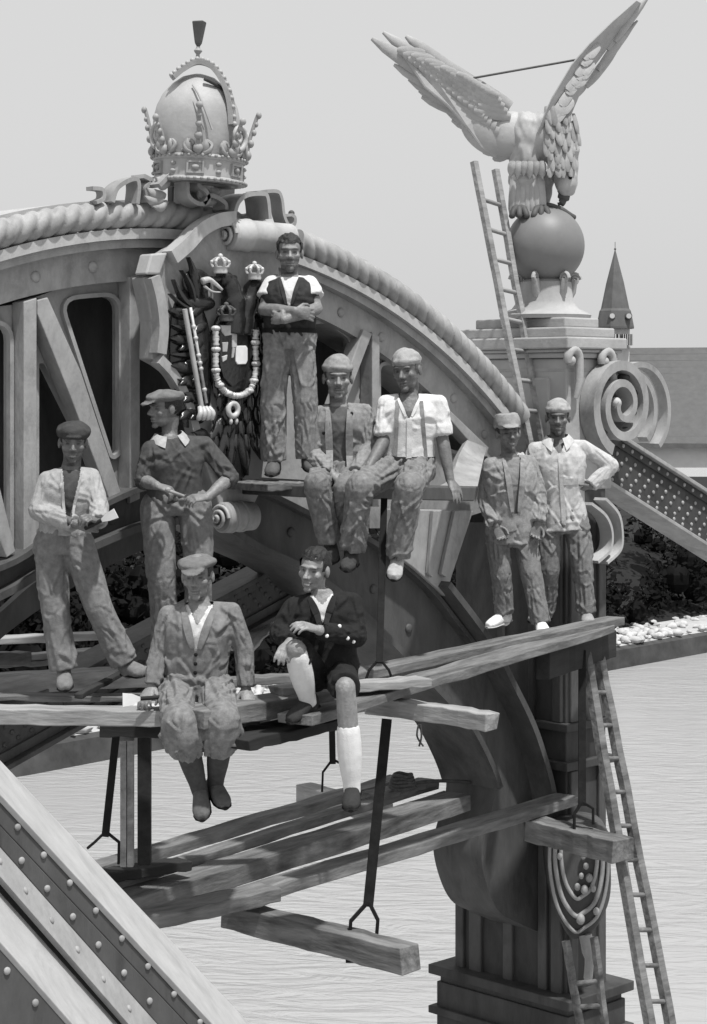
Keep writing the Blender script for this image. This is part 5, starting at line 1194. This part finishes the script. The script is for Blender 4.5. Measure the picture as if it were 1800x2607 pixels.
# 1 man standing at left
person('man in pale stained jacket and dark cap holding a scraper, standing at far left',
       dict(H=(186, 1128), N=(180, 1196), SL=(122, 1218, -.02), SR=(232, 1210, .03), EL=(98, 1300, -.08), ER=(252, 1292, -.08), WL=(192, 1334, -.24), WR=(252, 1330, -.24), HL=(232, 1338, -.26), HR=(236, 1322, -.28),
            PL=(128, 1385), PR=(196, 1382), KL=(142, 1560, -.06), KR=(250, 1545, -.04), AL=(162, 1708, -.06), AR=(318, 1690, .02), TL=(168, 1768, -.2), TR=(362, 1722, -.04)), 12.0, (8, 6, 2),
       dict(skin=.125, hair=.03, hat=cloth(.05, .2, .6, name='dark_cap_cloth'), top=cloth(.30, .55, .5, 7.0, .25, 'stained_pale_jacket', .35), low=cloth(.17, .5, .6, 5.0, .3, 'grey_work_trousers'), shoe=cloth(.16, .4, .5, 8, name='dusty_leather'), lapel=cloth(.27, name='pale_facing'), under=cloth(.06, name='dark_undershirt')),
       'beret', dict(name='jacket', sleeve='long', hem=.12, g=.026, sr=(.082, .076, .062), amp=.010, open=(.30, .05, .004), lapw=.008, under=dict(name='undershirt'), handL=dict(n=FW, curl=38, side=-1), handR=dict(n=FW * .6 - UP, curl=50, side=1)),
       dict(kind='trousers', r=(.122, .098, .100), waist=.22, hem=-.01, amp=.013, bw=.88), face=dict(stubble=.35, smile=.4, hairline=.07), hs=1.03, seed=1)
# 2 man leaning with flat cap
person('man in dark knitted jumper and flat cap leaning against the truss, looking left',
       dict(H=(420, 1040), N=(432, 1118), SL=(382, 1140, -.06), SR=(520, 1128, .05), EL=(366, 1224, -.10), ER=(586, 1216, -.02), WL=(398, 1236, -.26), WR=(528, 1266, -.20), HL=(438, 1248, -.30), HR=(488, 1268, -.26),
            PL=(402, 1290), PR=(496, 1285), KL=(412, 1470, -.08), KR=(506, 1445, -.05), AL=(422, 1668), AR=(500, 1663), TL=(424, 1722, -.16), TR=(512, 1716, -.15)), 12.5, (-58, 4, 4),
       dict(skin=.17, hair=.025, hat=cloth(.15, .3, .6, 9, name='tweed_cap'), top=cloth(.065, .3, .6, 6, .3, 'dark_wool_knit'), low=cloth(.17, .5, .55, 5, .3, 'patched_work_trousers'), shoe=cloth(.06, name='dark_leather'), collar=cloth(.32, .1, .8, name='pale_collar')),
       'flat', dict(name='jumper', sleeve='elbow', hem=.06, g=.026, sr=(.082, .072, .06), amp=.013, collar=.03, handL=dict(n=FW * .3 - UP, curl=45, side=-1), handR=dict(n=FW * .4 - UP * .6, curl=38, side=1)),
       dict(kind='trousers', r=(.128, .105, .10), waist=.2, amp=.016), face=dict(stubble=.2, hairline=.08), hs=1.04, seed=2)
# 3 man standing with crossed arms
person('tall bareheaded man in dark waistcoat with crossed arms, standing before the coat of arms',
       dict(H=(737, 645), N=(738, 706), SL=(694, 722), SR=(786, 722), EL=(672, 788, -.06), ER=(806, 786, -.06), WL=(752, 792, -.24), WR=(724, 814, -.26), HL=(790, 800, -.20), HR=(690, 808, -.18),
            PL=(708, 868), PR=(766, 868), KL=(694, 1030, -.04), KR=(778, 1026, -.03), AL=(698, 1172), AR=(784, 1166), TL=(690, 1216, -.16), TR=(800, 1206, -.14)), 13.05, (4, 2, 0),
       dict(skin=.18, hair=.02, top=cloth(.035, .2, .6, 8, .3, 'dark_waistcoat'), under=WHT, low=cloth(.19, .6, .45, 4.0, .35, 'pale_stained_trousers'), shoe=cloth(.09, .4, .5, name='scuffed_leather'), lapel=cloth(.04, name='dark_lapel')),
       'hair', dict(name='waistcoat', sleeve='none', hem=.06, g=.020, amp=.008, open=(.55, .055, .004), lapw=.012, under=dict(name='shirt', sleeve='short', hem=.1, sr=(.086, .088, .05)), handL=dict(n=FW, curl=22, side=-1), handR=dict(n=FW, curl=22, side=1)),
       dict(kind='trousers', r=(.108, .096, .096), waist=.17, hem=-.0, amp=.018, belt=.16), face=dict(stubble=.45, hairline=.06), hs=1.06, seed=3)
# 4 seated man in open jacket
person('seated man in open blotched jacket and close cap with hands clasped',
       dict(H=(860, 963), N=(862, 1034), SL=(808, 1052), SR=(928, 1046), EL=(796, 1158, -.06), ER=(945, 1140, -.04), WL=(846, 1208, -.30), WR=(905, 1205, -.30), HL=(880, 1226, -.36), HR=(868, 1232, -.36),
            PL=(832, 1205, .02), PR=(900, 1205, .02), KL=(806, 1232, -.42), KR=(882, 1246, -.42), AL=(842, 1392, -.30), AR=(892, 1400, -.16), TL=(846, 1432, -.40), TR=(896, 1440, -.3)), 13.1, (3, 4, 0),
       dict(skin=.20, hair=.06, hat=cloth(.24, .5, .6, 9, name='stained_cap'), top=cloth(.21, .6, .5, 6, .35, 'blotched_work_jacket'), under=cloth(.10, .3, .6, name='grey_undershirt'), low=cloth(.17, .6, .5, 5, .35, 'blotched_work_trousers'), shoe=cloth(.05, name='black_leather')),
       'skull', dict(name='jacket', sleeve='long', hem=-.02, g=.030, sr=(.085, .075, .062), amp=.016, open=(.0, .058, .05), lapw=.022, under=dict(name='undershirt'), lean=.03, buttons=[(.9, .085), (.62, -.10)], handL=dict(n=FW * .5 - UP * .7, curl=35, side=-1), handR=dict(n=FW * .5 - UP * .7, curl=40, side=1)),
       dict(kind='trousers', r=(.108, .098, .088), waist=.2, amp=.018, hem=-.04), face=dict(stubble=.15, moustache=True, hairline=.07), hs=1.18, sc=1.05, seed=4)
# 5 man in white shirt
person('seated man in bright white shirt with braces, one hand resting on the ledge',
       dict(H=(1036, 944), N=(1040, 1010), SL=(982, 1022), SR=(1118, 1022), EL=(980, 1118, -.06), ER=(1126, 1116, -.02), WL=(938, 1190, -.26), WR=(1146, 1222, -.10), HL=(924, 1226, -.34), HR=(1164, 1256, -.16),
            PL=(1004, 1192), PR=(1072, 1192), KL=(915, 1240, -.44), KR=(1040, 1240, -.46), AL=(896, 1408, -.34), AR=(1012, 1424, -.36), TL=(880, 1458, -.46), TR=(1000, 1484, -.50)), 13.0, (-22, 8, -4),
       dict(skin=.125, hair=.10, hat=cloth(.30, .4, .7, 9, name='pale_cap'), top=WHT, low=cloth(.17, .6, .45, 6, .4, 'mottled_work_trousers'), shoeL=cloth(.05, name='black_leather'), shoeR=cloth(.34, .5, .5, 8, name='pale_canvas_shoe'), shoe=M['iron'], strap=cloth(.20, .2, .7, name='brace_webbing'), belt=cloth(.03, name='dark_sash')),
       'skull', dict(name='shirt', sleeve='roll', hem=.10, g=.026, sr=(.080, .078, .06), amp=.009, open=(.72, .062, .006), lapw=.010, lean=.02, placket=(.14, .70), straps=[(.16, .96, -.085, -.072), (.10, .96, .115, .078)], handL=dict(n=FW * .3 - UP, curl=35, side=-1), handR=dict(n=-UP, curl=15, side=-1)),
       dict(kind='trousers', r=(.120, .106, .096), waist=.16, amp=.022, hem=-.02, belt=.13, freq=11), face=dict(stubble=.2, hairline=.09), hs=1.12, sc=1.05, seed=5)
# 6 smiling shorter man at right
person('shorter smiling man in peaked cap and open stained overalls, standing at right',
       dict(H=(1294, 1104), N=(1298, 1164), SL=(1248, 1180, -.02), SR=(1348, 1174, .03), EL=(1236, 1270, .02), ER=(1372, 1262, .02), WL=(1262, 1338, -.12), WR=(1368, 1332, -.08), HL=(1275, 1368, -.14), HR=(1362, 1362, -.10),
            PL=(1268, 1366), PR=(1336, 1362), KL=(1276, 1462, -.05), KR=(1352, 1462, -.08), AL=(1284, 1562), AR=(1376, 1586, -.12), TL=(1240, 1598, -.12), TR=(1388, 1622, -.30)), 15.0, (10, 0, -4),
       dict(skin=.14, hair=.03, hat=cloth(.27, .4, .6, 10, name='crumpled_cap'), top=cloth(.24, .55, .5, 6, .35, 'streaked_overall_jacket'), under=cloth(.20, .3, .6, name='bare_vest'), low=cloth(.17, .5, .5, 5, .3, 'streaked_overall_trousers'), shoe=cloth(.72, .2, .8, 8, name='white_canvas_shoe'), sole=M['paint_light']),
       'peak', dict(name='jacket', sleeve='long', hem=-.10, g=.032, sr=(.084, .078, .07), amp=.016, open=(.30, .060, .012), lapw=.020, under=dict(name='vest'), handL=dict(curl=40), handR=dict(curl=40)),
       dict(kind='trousers', r=(.112, .094, .084), waist=.2, amp=.016, hem=.0), face=dict(smile=1.0, stubble=.1, hairline=.08), hs=1.12, seed=6)
# 7 taller man, hand on hip
person('taller man in pale shirt with chest pocket and hand on hip, standing at far right',
       dict(H=(1420, 1064), N=(1420, 1122), SL=(1362, 1140, .02), SR=(1484, 1134), EL=(1345, 1205, .02), ER=(1556, 1186, .02), WL=(1318, 1160, .10), WR=(1502, 1238, -.05), HL=(1296, 1166, .12), HR=(1470, 1250, -.06),
            PL=(1398, 1330), PR=(1466, 1328), KL=(1398, 1452, -.02), KR=(1484, 1452, -.05), AL=(1388, 1556, .08), AR=(1492, 1560, -.04), TL=(1346, 1584, .02), TR=(1500, 1594, -.20)), 15.2, (-4, 3, 0),
       dict(skin=.125, hair=.03, hat=cloth(.30, .4, .6, 10, name='soft_cap'), top=cloth(.44, .35, .6, 5, .2, 'pale_work_shirt', .3), low=cloth(.16, .55, .5, 5, .35, 'dirty_work_trousers'), shoe=cloth(.26, .5, .4, 8, name='dirty_canvas_shoe'), pocket=cloth(.34, .4, .6, name='stained_pocket')),
       'skull', dict(name='shirt', sleeve='long', hem=-.10, g=.028, sr=(.080, .076, .060), amp=.010, open=(.86, .055, .006), lapel=False, collar=.022, pockets=[(.50, .075, .055, .022)], placket=(-.04, .84), handR=dict(n=-RT, curl=40, side=1), handL=dict(n=FW, curl=30)),
       dict(kind='trousers', r=(.116, .094, .086), waist=.16, amp=.017), face=dict(smile=.5, stubble=.3, hairline=.08), hs=1.12, seed=7)
# 8 seated in front, cardigan
person('seated man in buttoned cardigan, flat cap and baggy breeches with dangling crossed feet',
       dict(H=(503, 1468), N=(508, 1540), SL=(428, 1560), SR=(590, 1552), EL=(406, 1660, .0), ER=(622, 1654, .0), WL=(388, 1746, -.06), WR=(626, 1752, -.04), HL=(368, 1782, -.14), HR=(634, 1790, -.12),
            PL=(448, 1752), PR=(552, 1750), KL=(458, 1842, -.42), KR=(566, 1838, -.42), AL=(508, 2010, -.24), AR=(548, 1996, -.18), TL=(516, 2090, -.40), TR=(574, 2046, -.34)), 11.25, (-8, 5, -3),
       dict(skin=.19, hair=.03, hat=cloth(.14, .3, .65, 10, name='tweed_flat_cap'), top=cloth(.17, .5, .6, 6, .3, 'grey_knit_cardigan'), under=WHT, low=cloth(.17, .6, .5, 4.5, .4, 'stained_baggy_breeches'), shoe=cloth(.10, .6, .5, 9, name='scuffed_work_shoe'), sock=cloth(.06, .3, .6, name='dark_stocking')),
       'flat', dict(name='cardigan', sleeve='long', hem=.06, g=.024, sr=(.078, .070, .056), amp=.013, open=(.50, .075, .004), lapw=.020, under=dict(name='shirt', open=(.80, .05, .004)), buttons=[(.44, .0), (.33, .0), (.22, .0)], handL=dict(n=-UP, curl=28, side=-1), handR=dict(n=-UP, curl=42, side=1, spread=7)),
       dict(kind='breeches', r=(.116, .108, .1), waist=.18, amp=.020, slim=.86), face=dict(stubble=.1, hairline=.08), hs=1.08, sc=1.03, seed=8)
# 9 seated in front, dark jacket and white stockings
person('seated dark-haired young man in dark buttoned jacket, shorts and long white stockings',
       dict(H=(800, 1450), N=(820, 1512), SL=(748, 1540), SR=(896, 1528), EL=(712, 1612, -.06), ER=(908, 1622, -.08), WL=(738, 1636, -.30), WR=(812, 1604, -.36), HL=(722, 1662, -.40), HR=(768, 1590, -.42),
            PL=(800, 1720), PR=(866, 1718), KL=(752, 1652, -.38), KR=(880, 1752, -.44), AL=(784, 1782, -.22), AR=(896, 2006, -.40), TL=(734, 1836, -.32), TR=(894, 2066, -.52)), 11.2, (-24, 6, 8),
       dict(skin=.21, hair=.012, top=cloth(.018, .3, .6, 6, .3, 'black_jacket'), under=WHT, low=cloth(.018, .2, .6, name='black_shorts'), shoe=cloth(.035, .4, .5, 9, name='dark_scuffed_shoe'), sock=cloth(.60, .1, .85, name='white_stocking', crease=.08, var=.08)),
       'hair', dict(name='jacket', sleeve='long', hem=.04, g=.024, sr=(.082, .074, .056), amp=.013, open=(.70, .060, .004), lapw=.018, bright=True, under=dict(name='shirt', open=(.90, .045, .004)), buttons=[(.62, -.06), (.58, .02), (.66, .09), (.5, .13), (.44, .16)], lean=.02, handL=dict(n=FW * .6 - UP * .6, curl=30, side=-1), handR=dict(n=FW * .4 - UP * .8, curl=28, side=1)),
       dict(kind='shorts', r=(.112, .098, .1), len=.92, waist=.18, amp=.010, sockL=.14, sockR=.42), face=dict(smile=.5, hairline=.062), hs=1.03, sc=1.05, seed=9)

# tools in the hands
def scraper(a, c, d0, d1, label, w=.045):
    A, Bq = cam(a[0], a[1], d0), cam(c[0], c[1], d1); u = (Bq - A).normalized(); s = u.cross(FW).normalized(); n = u.cross(s).normalized(); t = thing('scraper', tuple(A), label, 'scraper', 'scrapers held by the workers')
    L = (Bq - A).length; b = MB(); b.tube([A - u * .10, A + u * .02], .012, 8); b.build('handle', M['wood_dark'], t, smooth=50)
    b = MB(); b.prism([A + u * .02 + s * .010, A + u * L * .55 + s * w * .8, Bq + s * w, Bq - s * w, A + u * L * .55 - s * w * .8, A + u * .02 - s * .010], n * .004); b.build('blade', M['paper'], t)
scraper((252, 1328), (296, 1306), 11.70, 11.66, 'bright scraper blade in the hands of the far left man', .030)
scraper((366, 1778), (312, 1782), 11.05, 11.0, 'pale scraper held on the plank by the seated cardigan man', .038)
b = MB(); b.tube([cam(432, 1250, 12.15), cam(470, 1264, 12.12)], .010, 8); b.ell(cam(428, 1248, 12.15), RT * .02, FW * .015, UP * .018, 8, 6)
tag(b.build('brush', M['wood_light'], smooth=60, loc=cam(450, 1257, 12.14)), 'small pale tool between the hands of the man in the jumper', 'brush')
